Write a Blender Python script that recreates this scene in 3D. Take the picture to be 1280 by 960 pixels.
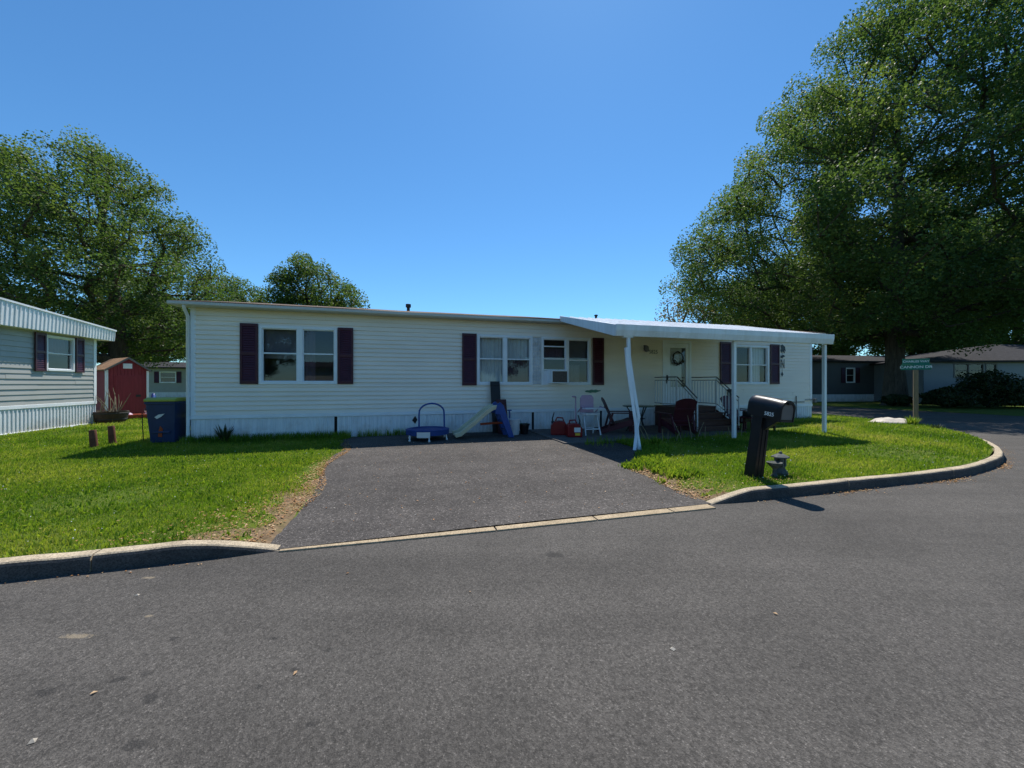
import bpy, math, random
import numpy as np
from mathutils import Vector, Matrix, noise as mnoise

R = math.radians
for o in list(bpy.data.objects):
    bpy.data.objects.remove(o, do_unlink=True)
SC = bpy.context.scene
COL = SC.collection

# ------------------------------------------------------------------ camera, sky, sun, exposure
CAM_H = 1.4
cd = bpy.data.cameras.new('camera')
cam = bpy.data.objects.new('camera', cd)
COL.objects.link(cam)
cam.location = (0, 0, CAM_H)
cam.rotation_euler = (R(90), 0, 0)
cd.sensor_width = 36
cd.lens = 36 * 481 / 1280
cd.clip_start = 0.05
cd.clip_end = 3000
SC.camera = cam

SUN_EL, SUN_AZ = 60.0, 12.0            # azimuth clockwise from +Y
w = bpy.data.worlds.new('World')
SC.world = w
w.use_nodes = True
nt = w.node_tree
nt.nodes.clear()
sky = nt.nodes.new('ShaderNodeTexSky')
sky.sky_type = 'NISHITA'
sky.sun_disc = False
sky.sun_elevation = R(SUN_EL)
sky.sun_rotation = R(SUN_AZ)
sky.air_density = 1.0
sky.dust_density = 0.15
sky.ozone_density = 2.5
sky.altitude = 200
bg = nt.nodes.new('ShaderNodeBackground')
bg.inputs['Strength'].default_value = 0.125
wo = nt.nodes.new('ShaderNodeOutputWorld')
tint = nt.nodes.new('ShaderNodeMix')
tint.data_type = 'RGBA'
tint.blend_type = 'MULTIPLY'
tint.inputs['Factor'].default_value = 1.0
tint.inputs['B'].default_value = (0.51, 0.80, 0.97, 1)      # deep clear-air blue
nt.links.new(sky.outputs[0], tint.inputs['A'])
hs = nt.nodes.new('ShaderNodeHueSaturation')
hs.inputs['Saturation'].default_value = 1.03
nt.links.new(tint.outputs['Result'], hs.inputs['Color'])
nt.links.new(hs.outputs[0], bg.inputs[0])
nt.links.new(bg.outputs[0], wo.inputs[0])

sl = bpy.data.lights.new('sun', 'SUN')
sl.energy = 4.6
sl.angle = R(0.53)
sl.color = (1.0, 0.95, 0.87)
so = bpy.data.objects.new('sun', sl)
COL.objects.link(so)
sdir = Vector((math.sin(R(SUN_AZ)) * math.cos(R(SUN_EL)), math.cos(R(SUN_AZ)) * math.cos(R(SUN_EL)), math.sin(R(SUN_EL))))
so.rotation_euler = sdir.to_track_quat('Z', 'Y').to_euler()
so.location = (0, 0, 60)

SC.render.engine = 'CYCLES'
SC.render.resolution_x = 1024
SC.render.resolution_y = 768
SC.view_settings.view_transform = 'Standard'
SC.view_settings.look = 'None'
SC.view_settings.exposure = 0.38
SC.view_settings.gamma = 1
SC.view_settings.use_curve_mapping = False
SC.cycles.max_bounces = 6
SC.cycles.transparent_max_bounces = 8
SC.cycles.caustics_reflective = False
SC.cycles.caustics_refractive = False

# ------------------------------------------------------------------ house frame (local t, y, z)
OX, OY, ROT = -7.67, 9.22, R(16.12)
CU, SU = math.cos(ROT), math.sin(ROT)


def H(t, y, z=0.0):
    return Vector((OX + CU * t - SU * y, OY + SU * t + CU * y, z))


# ------------------------------------------------------------------ materials
def new_mat(name):
    m = bpy.data.materials.new(name)
    m.use_nodes = True
    n = m.node_tree.nodes
    n.clear()
    out = n.new('ShaderNodeOutputMaterial')
    p = n.new('ShaderNodeBsdfPrincipled')
    m.node_tree.links.new(p.outputs[0], out.inputs[0])
    return m, m.node_tree, p, out


def ramp(nt, fac, stops, interp='LINEAR'):
    r = nt.nodes.new('ShaderNodeValToRGB')
    r.color_ramp.interpolation = interp
    e = r.color_ramp.elements
    while len(e) < len(stops):
        e.new(0.5)
    for i, (p, c) in enumerate(stops):
        e[i].position = p
        e[i].color = (*c, 1) if len(c) == 3 else c
    nt.links.new(fac, r.inputs[0])
    return r.outputs[0]


def noise_n(nt, scale, detail=4, rough=0.55, vec=None, dist=0.0):
    t = nt.nodes.new('ShaderNodeTexNoise')
    t.inputs['Scale'].default_value = scale
    t.inputs['Detail'].default_value = detail
    t.inputs['Roughness'].default_value = rough
    t.inputs['Distortion'].default_value = dist
    if vec:
        nt.links.new(vec, t.inputs['Vector'])
    return t.outputs['Fac']


def coords(nt, scale=None, kind='Object'):
    tc = nt.nodes.new('ShaderNodeTexCoord')
    o = tc.outputs[kind]
    if scale:
        mp = nt.nodes.new('ShaderNodeMapping')
        mp.inputs['Scale'].default_value = scale
        nt.links.new(o, mp.inputs['Vector'])
        o = mp.outputs[0]
    return o


def mix(nt, fac, a, b, mode='MIX'):
    m = nt.nodes.new('ShaderNodeMix')
    m.data_type = 'RGBA'
    m.blend_type = mode
    for s, v in ((m.inputs['Factor'], fac), (m.inputs['A'], a), (m.inputs['B'], b)):
        if hasattr(v, 'is_linked') or hasattr(v, 'links'):
            nt.links.new(v, s)
        elif isinstance(v, (tuple, list)):
            s.default_value = (*v, 1) if len(v) == 3 else v
        else:
            s.default_value = v
    return m.outputs['Result']


def mth(nt, op, a, b=None, clamp=False):
    m = nt.nodes.new('ShaderNodeMath')
    m.operation = op
    m.use_clamp = clamp
    for i, v in enumerate((a, b)):
        if v is None:
            continue
        if hasattr(v, 'links'):
            nt.links.new(v, m.inputs[i])
        else:
            m.inputs[i].default_value = v
    return m.outputs[0]


def bump(nt, p, h, strength=0.3, dist=0.01):
    b = nt.nodes.new('ShaderNodeBump')
    b.inputs['Strength'].default_value = strength
    b.inputs['Distance'].default_value = dist
    nt.links.new(h, b.inputs['Height'])
    nt.links.new(b.outputs[0], p.inputs['Normal'])


def M_plain(name, c, rough=0.6, var=0.12, scale=6.0, metal=0.0, spec=0.4, bmp=0.0, stretch=None, dirt=None, coat=0.0, streak=0.0):
    """base colour with a soft two-tone mottle, optional dirt colour and bump"""
    m, nt, p, out = new_mat(name)
    v = coords(nt, stretch)
    f = noise_n(nt, scale, 5, 0.6, v)
    c0 = tuple(x * (1 - var) for x in c)
    c1 = tuple(min(1, x * (1 + var)) for x in c)
    col = ramp(nt, f, [(0.3, c0), (0.7, c1)])
    if dirt:
        f2 = noise_n(nt, scale * 0.37, 6, 0.65, v)
        f2 = ramp(nt, f2, [(0.48, (0, 0, 0)), (0.72, (1, 1, 1))])
        f2 = mth(nt, 'MULTIPLY', f2, dirt[1])
        col = mix(nt, f2, col, dirt[0])
    if streak:                     # rain runs
        sk = noise_n(nt, 1.0, 5, 0.65, coords(nt, (6, 6, 0.35)))
        col = mix(nt, 1.0, col, ramp(nt, sk, [(0.36, (1 - streak, 1 - streak * 1.1, 1 - streak * 1.3)), (0.56, (1, 1, 1))]), 'MULTIPLY')
    nt.links.new(col, p.inputs['Base Color'])
    rr = ramp(nt, noise_n(nt, scale * 2.3, 3, 0.5, v), [(0.2, (max(0, rough - .08),) * 3), (0.8, (min(1, rough + .08),) * 3)])
    nt.links.new(rr, p.inputs['Roughness'])
    p.inputs['Metallic'].default_value = metal
    p.inputs['Specular IOR Level'].default_value = spec
    p.inputs['Coat Weight'].default_value = coat
    if bmp:
        bump(nt, p, noise_n(nt, scale * 8, 4, 0.6, v), bmp, 0.004)
    return m


def M_leaf(name, stops, trans=0.45, rough=0.5, spec=0.25, patch=0.35, con=1.0):
    """leaf or blade: per-leaf random attribute drives the tint; light passes through"""
    m, nt, p, out = new_mat(name)
    a = nt.nodes.new('ShaderNodeAttribute')
    a.attribute_name = 'rnd'
    f = noise_n(nt, patch, 3, 0.6, coords(nt))
    f = ramp(nt, f, [(0.5 - .5 / con, (0, 0, 0)), (0.5 + .5 / con, (1, 1, 1))])
    fac = mth(nt, 'ADD', mth(nt, 'MULTIPLY', a.outputs['Fac'], 0.55), mth(nt, 'MULTIPLY', f, 0.5))
    col = ramp(nt, fac, stops)
    nt.links.new(col, p.inputs['Base Color'])
    p.inputs['Roughness'].default_value = rough
    p.inputs['Specular IOR Level'].default_value = spec
    tr = nt.nodes.new('ShaderNodeBsdfTranslucent')
    warm = mix(nt, 1.0, col, (1.15, 1.15, 0.55), 'MULTIPLY')
    nt.links.new(warm, tr.inputs[0])
    mx = nt.nodes.new('ShaderNodeMixShader')
    mx.inputs[0].default_value = trans
    nt.links.new(p.outputs[0], mx.inputs[1])
    nt.links.new(tr.outputs[0], mx.inputs[2])
    nt.links.new(mx.outputs[0], out.inputs[0])
    return m


def M_glass(name, tint=(0.84, 0.87, 0.88), spec=0.9):
    m, nt, p, out = new_mat(name)
    p.inputs['Base Color'].default_value = (0.01, 0.012, 0.014, 1)
    tb = nt.nodes.new('ShaderNodeBsdfTransparent')
    tb.inputs[0].default_value = (*tint, 1)
    gl = nt.nodes.new('ShaderNodeBsdfGlossy')
    gl.inputs['Roughness'].default_value = 0.015
    gl.inputs[0].default_value = (0.92, 0.95, 0.97, 1)
    fr = nt.nodes.new('ShaderNodeFresnel')
    geo = nt.nodes.new('ShaderNodeNewGeometry')
    nt.links.new(mth(nt, 'SUBTRACT', 1.55, mth(nt, 'MULTIPLY', geo.outputs['Backfacing'], 1.55 - 1 / 1.55)), fr.inputs['IOR'])
    fac = mth(nt, 'MULTIPLY', fr.outputs[0], 0.9, True)
    fac = mth(nt, 'ADD', fac, 0.008, True)
    b = nt.nodes.new('ShaderNodeBump')
    b.inputs['Strength'].default_value = 0.03
    b.inputs['Distance'].default_value = 0.02
    nt.links.new(noise_n(nt, 2.5, 1, 0.4, coords(nt)), b.inputs['Height'])
    nt.links.new(b.outputs[0], gl.inputs['Normal'])
    mx = nt.nodes.new('ShaderNodeMixShader')
    nt.links.new(fac, mx.inputs[0])
    nt.links.new(tb.outputs[0], mx.inputs[1])
    nt.links.new(gl.outputs[0], mx.inputs[2])
    nt.links.new(mx.outputs[0], out.inputs[0])
    return m


def M_asphalt(name, lo, hi, speck, stains=None, smears=None, bstr=0.5, grain=170.0):
    m, nt, p, out = new_mat(name)
    v = coords(nt)
    big = noise_n(nt, 0.35, 4, 0.6, v)
    mid = noise_n(nt, 3.0, 5, 0.6, v)
    fac = mth(nt, 'ADD', mth(nt, 'MULTIPLY', big, 0.6), mth(nt, 'MULTIPLY', mid, 0.4))
    col = ramp(nt, fac, [(0.35, lo), (0.65, hi)])
    vo = nt.nodes.new('ShaderNodeTexVoronoi')
    vo.inputs['Scale'].default_value = grain
    nt.links.new(v, vo.inputs['Vector'])
    hsv = nt.nodes.new('ShaderNodeSeparateColor')
    nt.links.new(vo.outputs['Color'], hsv.inputs[0])
    g = ramp(nt, hsv.outputs[0], [(0.0, (0.72,) * 3), (0.6, (1.0,) * 3), (0.93, (1.18,) * 3), (0.985, (speck,) * 3)])
    col = mix(nt, 1.0, col, g, 'MULTIPLY')
    vo2 = nt.nodes.new('ShaderNodeTexVoronoi')
    vo2.inputs['Scale'].default_value = grain * 0.45
    nt.links.new(v, vo2.inputs['Vector'])
    s2 = nt.nodes.new('ShaderNodeSeparateColor')
    nt.links.new(vo2.outputs['Color'], s2.inputs[0])
    g2 = ramp(nt, s2.outputs[1], [(0.0, (0.7,) * 3), (0.5, (1.0,) * 3), (1.0, (1.25,) * 3)])
    col = mix(nt, 1.0, col, g2, 'MULTIPLY')
    # worn lane tracks and faint patches (long streaks along the street)
    st = noise_n(nt, 0.8, 4, 0.6, coords(nt, (0.25, 2.2, 1)))
    col = mix(nt, 1.0, col, ramp(nt, st, [(0.3, (0.80,) * 3), (0.7, (1.15,) * 3)]), 'MULTIPLY')
    rgh = 0.85
    def spot(x, y, r, sx=1.0):
        sub = nt.nodes.new('ShaderNodeVectorMath'); sub.operation = 'SUBTRACT'
        nt.links.new(v, sub.inputs[0]); sub.inputs[1].default_value = (x, y, 0)
        ml = nt.nodes.new('ShaderNodeVectorMath'); ml.operation = 'MULTIPLY'
        nt.links.new(sub.outputs[0], ml.inputs[0]); ml.inputs[1].default_value = (1 / (r * sx), 1 / r, 0)
        ln = nt.nodes.new('ShaderNodeVectorMath'); ln.operation = 'LENGTH'
        nt.links.new(ml.outputs[0], ln.inputs[0])
        wob = mth(nt, 'ADD', ln.outputs['Value'], mth(nt, 'MULTIPLY', mth(nt, 'SUBTRACT', noise_n(nt, 0.9 / r, 3, 0.6, v), 0.5), 2.4))
        return mth(nt, 'SMOOTH_MIN', 1.0, mth(nt, 'MAXIMUM', mth(nt, 'MULTIPLY', mth(nt, 'SUBTRACT', 1.15, wob), 2.2), 0.0), True)
    for (x, y, r, sx) in (stains or []):
        col = mix(nt, mth(nt, 'MULTIPLY', spot(x, y, r, sx), 0.55), col, (0.014, 0.014, 0.014))
    for (x, y, r, sx) in (smears or []):
        col = mix(nt, mth(nt, 'MULTIPLY', spot(x, y, r, sx), 0.42), col, (0.36, 0.29, 0.19))
    nt.links.new(col, p.inputs['Base Color'])
    p.inputs['Roughness'].default_value = rgh
    p.inputs['Specular IOR Level'].default_value = 0.25
    bump(nt, p, vo.outputs['Distance'], bstr, 0.006)
    return m


def M_lawn(name):
    m, nt, p, out = new_mat(name)
    v = coords(nt)
    f = noise_n(nt, 1.3, 6, 0.7, v)
    f2 = noise_n(nt, 30, 4, 0.7, v)
    fac = mth(nt, 'ADD', mth(nt, 'MULTIPLY', f, 0.5), mth(nt, 'MULTIPLY', f2, 0.5))
    col = ramp(nt, fac, [(0.3, (0.045, 0.075, 0.012)), (0.52, (0.095, 0.140, 0.020)), (0.7, (0.17, 0.16, 0.05))])
    nt.links.new(col, p.inputs['Base Color'])
    p.inputs['Roughness'].default_value = 0.95
    p.inputs['Specular IOR Level'].default_value = 0.1
    bump(nt, p, f2, 0.8, 0.03)
    return m


def M_concrete(name, c, grime=(0.16, 0.13, 0.09)):
    m, nt, p, out = new_mat(name)
    v = coords(nt)
    f = noise_n(nt, 5, 8, 0.7, v)
    col = ramp(nt, f, [(0.3, tuple(x * .75 for x in c)), (0.7, tuple(x * 1.15 for x in c))])
    vo = nt.nodes.new('ShaderNodeTexVoronoi')
    vo.inputs['Scale'].default_value = 120
    nt.links.new(v, vo.inputs['Vector'])
    sp = nt.nodes.new('ShaderNodeSeparateColor')
    nt.links.new(vo.outputs['Color'], sp.inputs[0])
    col = mix(nt, 1.0, col, ramp(nt, sp.outputs[0], [(0, (0.6,) * 3), (0.5, (1,) * 3), (1, (1.3,) * 3)]), 'MULTIPLY')
    gfac = ramp(nt, noise_n(nt, 1.6, 6, 0.7, v), [(0.5, (0, 0, 0)), (0.75, (0.7,) * 3)])
    col = mix(nt, gfac, col, grime)
    nt.links.new(col, p.inputs['Base Color'])
    p.inputs['Roughness'].default_value = 0.9
    p.inputs['Specular IOR Level'].default_value = 0.2
    bump(nt, p, noise_n(nt, 60, 5, 0.7, v), 0.5, 0.006)
    return m


def M_shingle(name, c):
    m, nt, p, out = new_mat(name)
    v = coords(nt)
    br = nt.nodes.new('ShaderNodeTexBrick')
    br.inputs['Scale'].default_value = 3.2
    br.inputs['Color1'].default_value = (*[x * .75 for x in c], 1)
    br.inputs['Color2'].default_value = (*[x * 1.2 for x in c], 1)
    br.inputs['Mortar'].default_value = (*[x * .4 for x in c], 1)
    br.inputs['Mortar Size'].default_value = 0.012
    nt.links.new(v, br.inputs['Vector'])
    col = mix(nt, 1.0, br.outputs['Color'], ramp(nt, noise_n(nt, 40, 4, 0.7, v), [(0.2, (0.7,) * 3), (0.8, (1.2,) * 3)]), 'MULTIPLY')
    nt.links.new(col, p.inputs['Base Color'])
    p.inputs['Roughness'].default_value = 0.95
    p.inputs['Specular IOR Level'].default_value = 0.15
    return m


def M_bark(name, c):
    m, nt, p, out = new_mat(name)
    v = coords(nt, (1, 1, 0.16))
    f = noise_n(nt, 9, 7, 0.7, v, 0.4)
    col = ramp(nt, f, [(0.3, tuple(x * .45 for x in c)), (0.65, tuple(x * 1.25 for x in c))])
    nt.links.new(col, p.inputs['Base Color'])
    p.inputs['Roughness'].default_value = 0.95
    p.inputs['Specular IOR Level'].default_value = 0.1
    bump(nt, p, f, 0.9, 0.05)
    return m


def M_skirt(name, c):
    """white ribbed skirting, splashed with soil near the ground, vertical rust runs"""
    m, nt, p, out = new_mat(name)
    v = coords(nt)
    vs = coords(nt, (14, 14, 0.9))
    col = ramp(nt, noise_n(nt, 1.0, 5, 0.6, vs), [(0.25, tuple(x * .78 for x in c)), (0.6, c)])
    xyz = nt.nodes.new('ShaderNodeSeparateXYZ')
    nt.links.new(v, xyz.inputs[0])
    hgt = mth(nt, 'SUBTRACT', 0.42, xyz.outputs['Z'])
    s = mth(nt, 'ADD', mth(nt, 'MULTIPLY', hgt, 1.3), mth(nt, 'MULTIPLY', mth(nt, 'SUBTRACT', noise_n(nt, 3.0, 6, 0.7, v), 0.55), 2.0), True)
    col = mix(nt, mth(nt, 'MULTIPLY', s, 0.7), col, (0.33, 0.22, 0.13))
    nt.links.new(col, p.inputs['Base Color'])
    p.inputs['Roughness'].default_value = 0.5
    return m


ML = {}
ML['siding'] = M_plain('vinyl_siding_cream', (0.88, 0.79, 0.68), 0.5, 0.05, 1.2, stretch=(0.6, 1, 2.5), dirt=((0.60, 0.52, 0.43), 0.3), streak=0.0)
ML['siding_grey'] = M_plain('vinyl_siding_grey', (0.38, 0.38, 0.355), 0.5, 0.06, 1.2, dirt=((0.30, 0.29, 0.25), 0.3))
ML['siding_far'] = M_plain('vinyl_siding_far', (0.34, 0.34, 0.31), 0.6, 0.08, 1.0)
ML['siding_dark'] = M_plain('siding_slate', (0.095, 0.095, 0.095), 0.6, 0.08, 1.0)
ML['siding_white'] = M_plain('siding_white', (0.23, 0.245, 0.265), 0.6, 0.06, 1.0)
ML['skirt'] = M_skirt('skirting_white', (0.78, 0.80, 0.82))
ML['white'] = M_plain('white_paint', (0.83, 0.85, 0.87), 0.45, 0.05, 3.0, dirt=((0.50, 0.47, 0.40), 0.25))
ML['white_metal'] = M_plain('white_enamel_metal', (0.83, 0.845, 0.86), 0.35, 0.05, 2.0, spec=0.5, dirt=((0.52, 0.46, 0.38), 0.35), streak=0.10)
ML['white_peel'] = M_plain('weathered_white_paint', (0.68, 0.70, 0.72), 0.6, 0.15, 9.0, dirt=((0.33, 0.30, 0.27), 0.6), bmp=0.3)
ML['shutter'] = M_plain('burgundy_vinyl', (0.058, 0.008, 0.018), 0.45, 0.2, 5.0)
ML['fascia'] = M_plain('weathered_fascia', (0.56, 0.53, 0.46), 0.6, 0.12, 2.0, dirt=((0.28, 0.24, 0.19), 0.5), stretch=(0.4, 1, 3))
ML['roof'] = M_shingle('brown_shingles', (0.20, 0.15, 0.115))
ML['roof_tan'] = M_shingle('tan_shingles', (0.36, 0.21, 0.12))
ML['roof_grey'] = M_shingle('grey_shingles', (0.050, 0.049, 0.053))
ML['glass'] = M_glass('window_glass')
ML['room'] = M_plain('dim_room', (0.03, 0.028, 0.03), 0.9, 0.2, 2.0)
ML['curtain'] = M_plain('sheer_curtain', (0.62, 0.62, 0.60), 0.9, 0.08, 5.0)
ML['curtain_dark'] = M_plain('plum_blind', (0.09, 0.055, 0.075), 0.9, 0.1, 5.0)
ML['blind'] = M_plain('grey_blind', (0.13, 0.12, 0.135), 0.8, 0.1, 6.0)
ML['asphalt'] = M_asphalt('street_asphalt', (0.068, 0.0625, 0.056), (0.094, 0.086, 0.077), 1.8,
    stains=[(-2.02, 1.98, .022, 1.6), (-1.75, 1.86, .030, 1.2), (-1.92, 2.02, .018, 1.5), (-1.16, 2.05, .018, 1.4), (-1.58, 1.62, .032, 1.3), (-1.42, 2.3, .016, 2.0), (-1.27, 1.93, .014, 1.5),
            (0.36, 3.42, .060, 1.6), (-0.9, 1.72, .018, 1.4), (-1.05, 2.2, .014, 1.4), (-2.02, 2.3, .018, 1.4), (-2.3, 1.9, .03, 1.6)],
    smears=[(-2.62, 2.32, .022, 4.0), (-2.38, 2.52, .013, 2.0), (-2.85, 3.02, .016, 3.0)])
ML['drive'] = M_asphalt('driveway_asphalt', (0.046, 0.041, 0.038), (0.088, 0.079, 0.072), 3.0, bstr=0.7, grain=95.0)
ML['lawn'] = M_lawn('turf_soil')
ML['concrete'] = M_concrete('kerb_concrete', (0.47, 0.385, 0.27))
ML['kerb_face'] = M_concrete('kerb_face_painted_shade', (0.085, 0.08, 0.075), (0.03, 0.028, 0.025))  # backlit shade of the street-side kerb face, put into its colour
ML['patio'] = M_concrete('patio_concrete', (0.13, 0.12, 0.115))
ML['strip'] = M_concrete('apron_concrete', (0.40, 0.315, 0.205), (0.25, 0.19, 0.12))
ML['soil'] = M_plain('bare_crumbly_soil', (0.18, 0.125, 0.075), 0.95, 0.4, 14, spec=0.1, bmp=0.9, dirt=((0.12, 0.13, 0.035), 0.6))
ML['grass'] = M_leaf('grass_blades', [(0.10, (0.040, 0.105, 0.010)), (0.42, (0.145, 0.255, 0.024)), (0.64, (0.31, 0.38, 0.055)), (0.95, (0.48, 0.41, 0.20))], 0.55, patch=0.6, con=2.0)
ML['leaf'] = M_leaf('maple_leaves', [(0.12, (0.038, 0.080, 0.026)), (0.5, (0.088, 0.150, 0.046)), (0.88, (0.18, 0.235, 0.062))], 0.50, rough=.55, spec=.28, patch=0.25)
ML['leaf_big'] = M_leaf('sycamore_leaves', [(0.12, (0.038, 0.080, 0.028)), (0.5, (0.090, 0.152, 0.050)), (0.88, (0.17, 0.225, 0.072))], 0.50, rough=.55, spec=.28, patch=0.2)
ML['leaf_pale'] = M_leaf('spring_buds', [(0.2, (0.11, 0.11, 0.06)), (0.8, (0.21, 0.17, 0.10))], 0.35)
ML['hedge'] = M_leaf('evergreen_leaves', [(0.2, (0.012, 0.026, 0.008)), (0.8, (0.035, 0.055, 0.016))], 0.2)
ML['yucca'] = M_leaf('yucca_blades', [(0.2, (0.030, 0.05, 0.022)), (0.8, (0.07, 0.09, 0.04))], 0.25)
ML['straw'] = M_leaf('dry_stalks', [(0.2, (0.30, 0.24, 0.15)), (0.8, (0.48, 0.40, 0.27))], 0.2)
ML['litter'] = M_leaf('fallen_leaves', [(0.15, (0.20, 0.085, 0.03)), (0.5, (0.42, 0.22, 0.09)), (0.9, (0.62, 0.47, 0.29))], 0.2, patch=4)
ML['clover'] = M_plain('clover_white', (0.75, 0.75, 0.70), 0.8, 0.1, 8)
ML['bark'] = M_bark('bark_brown', (0.085, 0.068, 0.052))
ML['bark_grey'] = M_bark('bark_grey', (0.15, 0.13, 0.11))
ML['black_plastic'] = M_plain('black_plastic', (0.009, 0.010, 0.013), 0.36, 0.3, 5, spec=0.32, dirt=((0.030, 0.029, 0.028), 0.5), bmp=0.06)
ML['grey_plastic'] = M_plain('taupe_plastic', (0.16, 0.145, 0.135), 0.5, 0.1, 5)
ML['bin_blue'] = M_plain('bin_blue', (0.011, 0.030, 0.095), 0.4, 0.15, 4)
ML['bin_lid'] = M_plain('bin_lid_lime', (0.36, 0.38, 0.05), 0.45, 0.1, 4)
ML['blue_toy'] = M_plain('toy_blue', (0.010, 0.055, 0.24), 0.35, 0.12, 5)
ML['blue_mat'] = M_plain('trampoline_blue', (0.010, 0.045, 0.20), 0.6, 0.12, 5)
ML['beige_toy'] = M_plain('toy_beige', (0.52, 0.48, 0.33), 0.45, 0.1, 4)
ML['orange'] = M_plain('toy_orange_red', (0.35, 0.06, 0.02), 0.45, 0.12, 5)
ML['red'] = M_plain('fuel_can_red', (0.20, 0.005, 0.009), 0.35, 0.15, 5)
ML['maroon'] = M_plain('maroon_resin', (0.070, 0.011, 0.020), 0.5, 0.18, 6)
ML['maroon_dark'] = M_plain('maroon_board', (0.060, 0.012, 0.014), 0.6, 0.2, 6)
ML['black_board'] = M_plain('black_board', (0.012, 0.012, 0.013), 0.5, 0.2, 4)
ML['pink'] = M_plain('toy_pink', (0.46, 0.30, 0.40), 0.5, 0.08, 5)
ML['pale_plastic'] = M_plain('toy_white', (0.66, 0.66, 0.68), 0.45, 0.06, 5)
ML['green_glass'] = M_plain('green_table_enamel', (0.020, 0.065, 0.050), 0.25, 0.15, 5)
ML['step_wood'] = M_plain('stained_step_wood', (0.085, 0.036, 0.026), 0.65, 0.3, 3.0, stretch=(1, 8, 8), bmp=0.2)
ML['rail_dark'] = M_plain('rail_dark_iron', (0.035, 0.035, 0.045), 0.45, 0.15, 6)
ML['rail_white'] = M_plain('baluster_white_iron', (0.62, 0.62, 0.62), 0.45, 0.08, 6)
ML['wood_post'] = M_plain('weathered_timber', (0.25, 0.18, 0.10), 0.8, 0.25, 6.0, stretch=(4, 4, 0.5), bmp=0.3)
ML['sign_green'] = M_plain('sign_green', (0.004, 0.16, 0.10), 0.4, 0.06, 4)
ML['sign_white'] = M_plain('sign_lettering', (0.80, 0.82, 0.80), 0.4, 0.03, 4)
ML['rust'] = M_plain('rusty_clay', (0.14, 0.055, 0.030), 0.85, 0.4, 7, bmp=0.4)
ML['iron'] = M_plain('dark_iron', (0.03, 0.03, 0.03), 0.6, 0.2, 8)
ML['stone'] = M_plain('grey_cast_stone', (0.10, 0.108, 0.10), 0.85, 0.45, 14, bmp=0.6, dirt=((0.07, 0.08, 0.05), 0.7))
ML['rock'] = M_plain('pale_boulder', (0.52, 0.47, 0.40), 0.9, 0.3, 4, bmp=0.6, dirt=((0.28, 0.24, 0.20), 0.5))
ML['shed_red'] = M_plain('shed_red_boards', (0.25, 0.030, 0.040), 0.7, 0.15, 2.5, stretch=(6, 6, 0.6))
ML['barrel'] = M_plain('barrel_wood', (0.055, 0.033, 0.022), 0.8, 0.3, 5, stretch=(6, 6, 0.6))
ML['leaf_green'] = M_plain('painted_leaf', (0.12, 0.25, 0.16), 0.6, 0.15, 5)
ML['art'] = M_plain('blackened_metal', (0.03, 0.045, 0.055), 0.5, 0.2, 8)
ML['ac_grille'] = M_plain('grille_dusty', (0.14, 0.12, 0.11), 0.7, 0.4, 30)
ML['wreath'] = M_plain('wreath_twigs', (0.055, 0.045, 0.035), 0.9, 0.4, 20)
ML['flower'] = M_plain('wreath_flower', (0.60, 0.58, 0.55), 0.8, 0.1, 10)
ML['label_white'] = M_plain('label_white', (0.72, 0.70, 0.66), 0.6, 0.05, 5)
ML['label_yellow'] = M_plain('label_yellow', (0.70, 0.42, 0.04), 0.6, 0.05, 5)
ML['vent_pipe'] = M_plain('vent_pipe_black', (0.02, 0.02, 0.022), 0.6, 0.2, 5)
ML['pebble'] = M_plain('pebbles', (0.38, 0.34, 0.28), 0.9, 0.4, 30)


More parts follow.
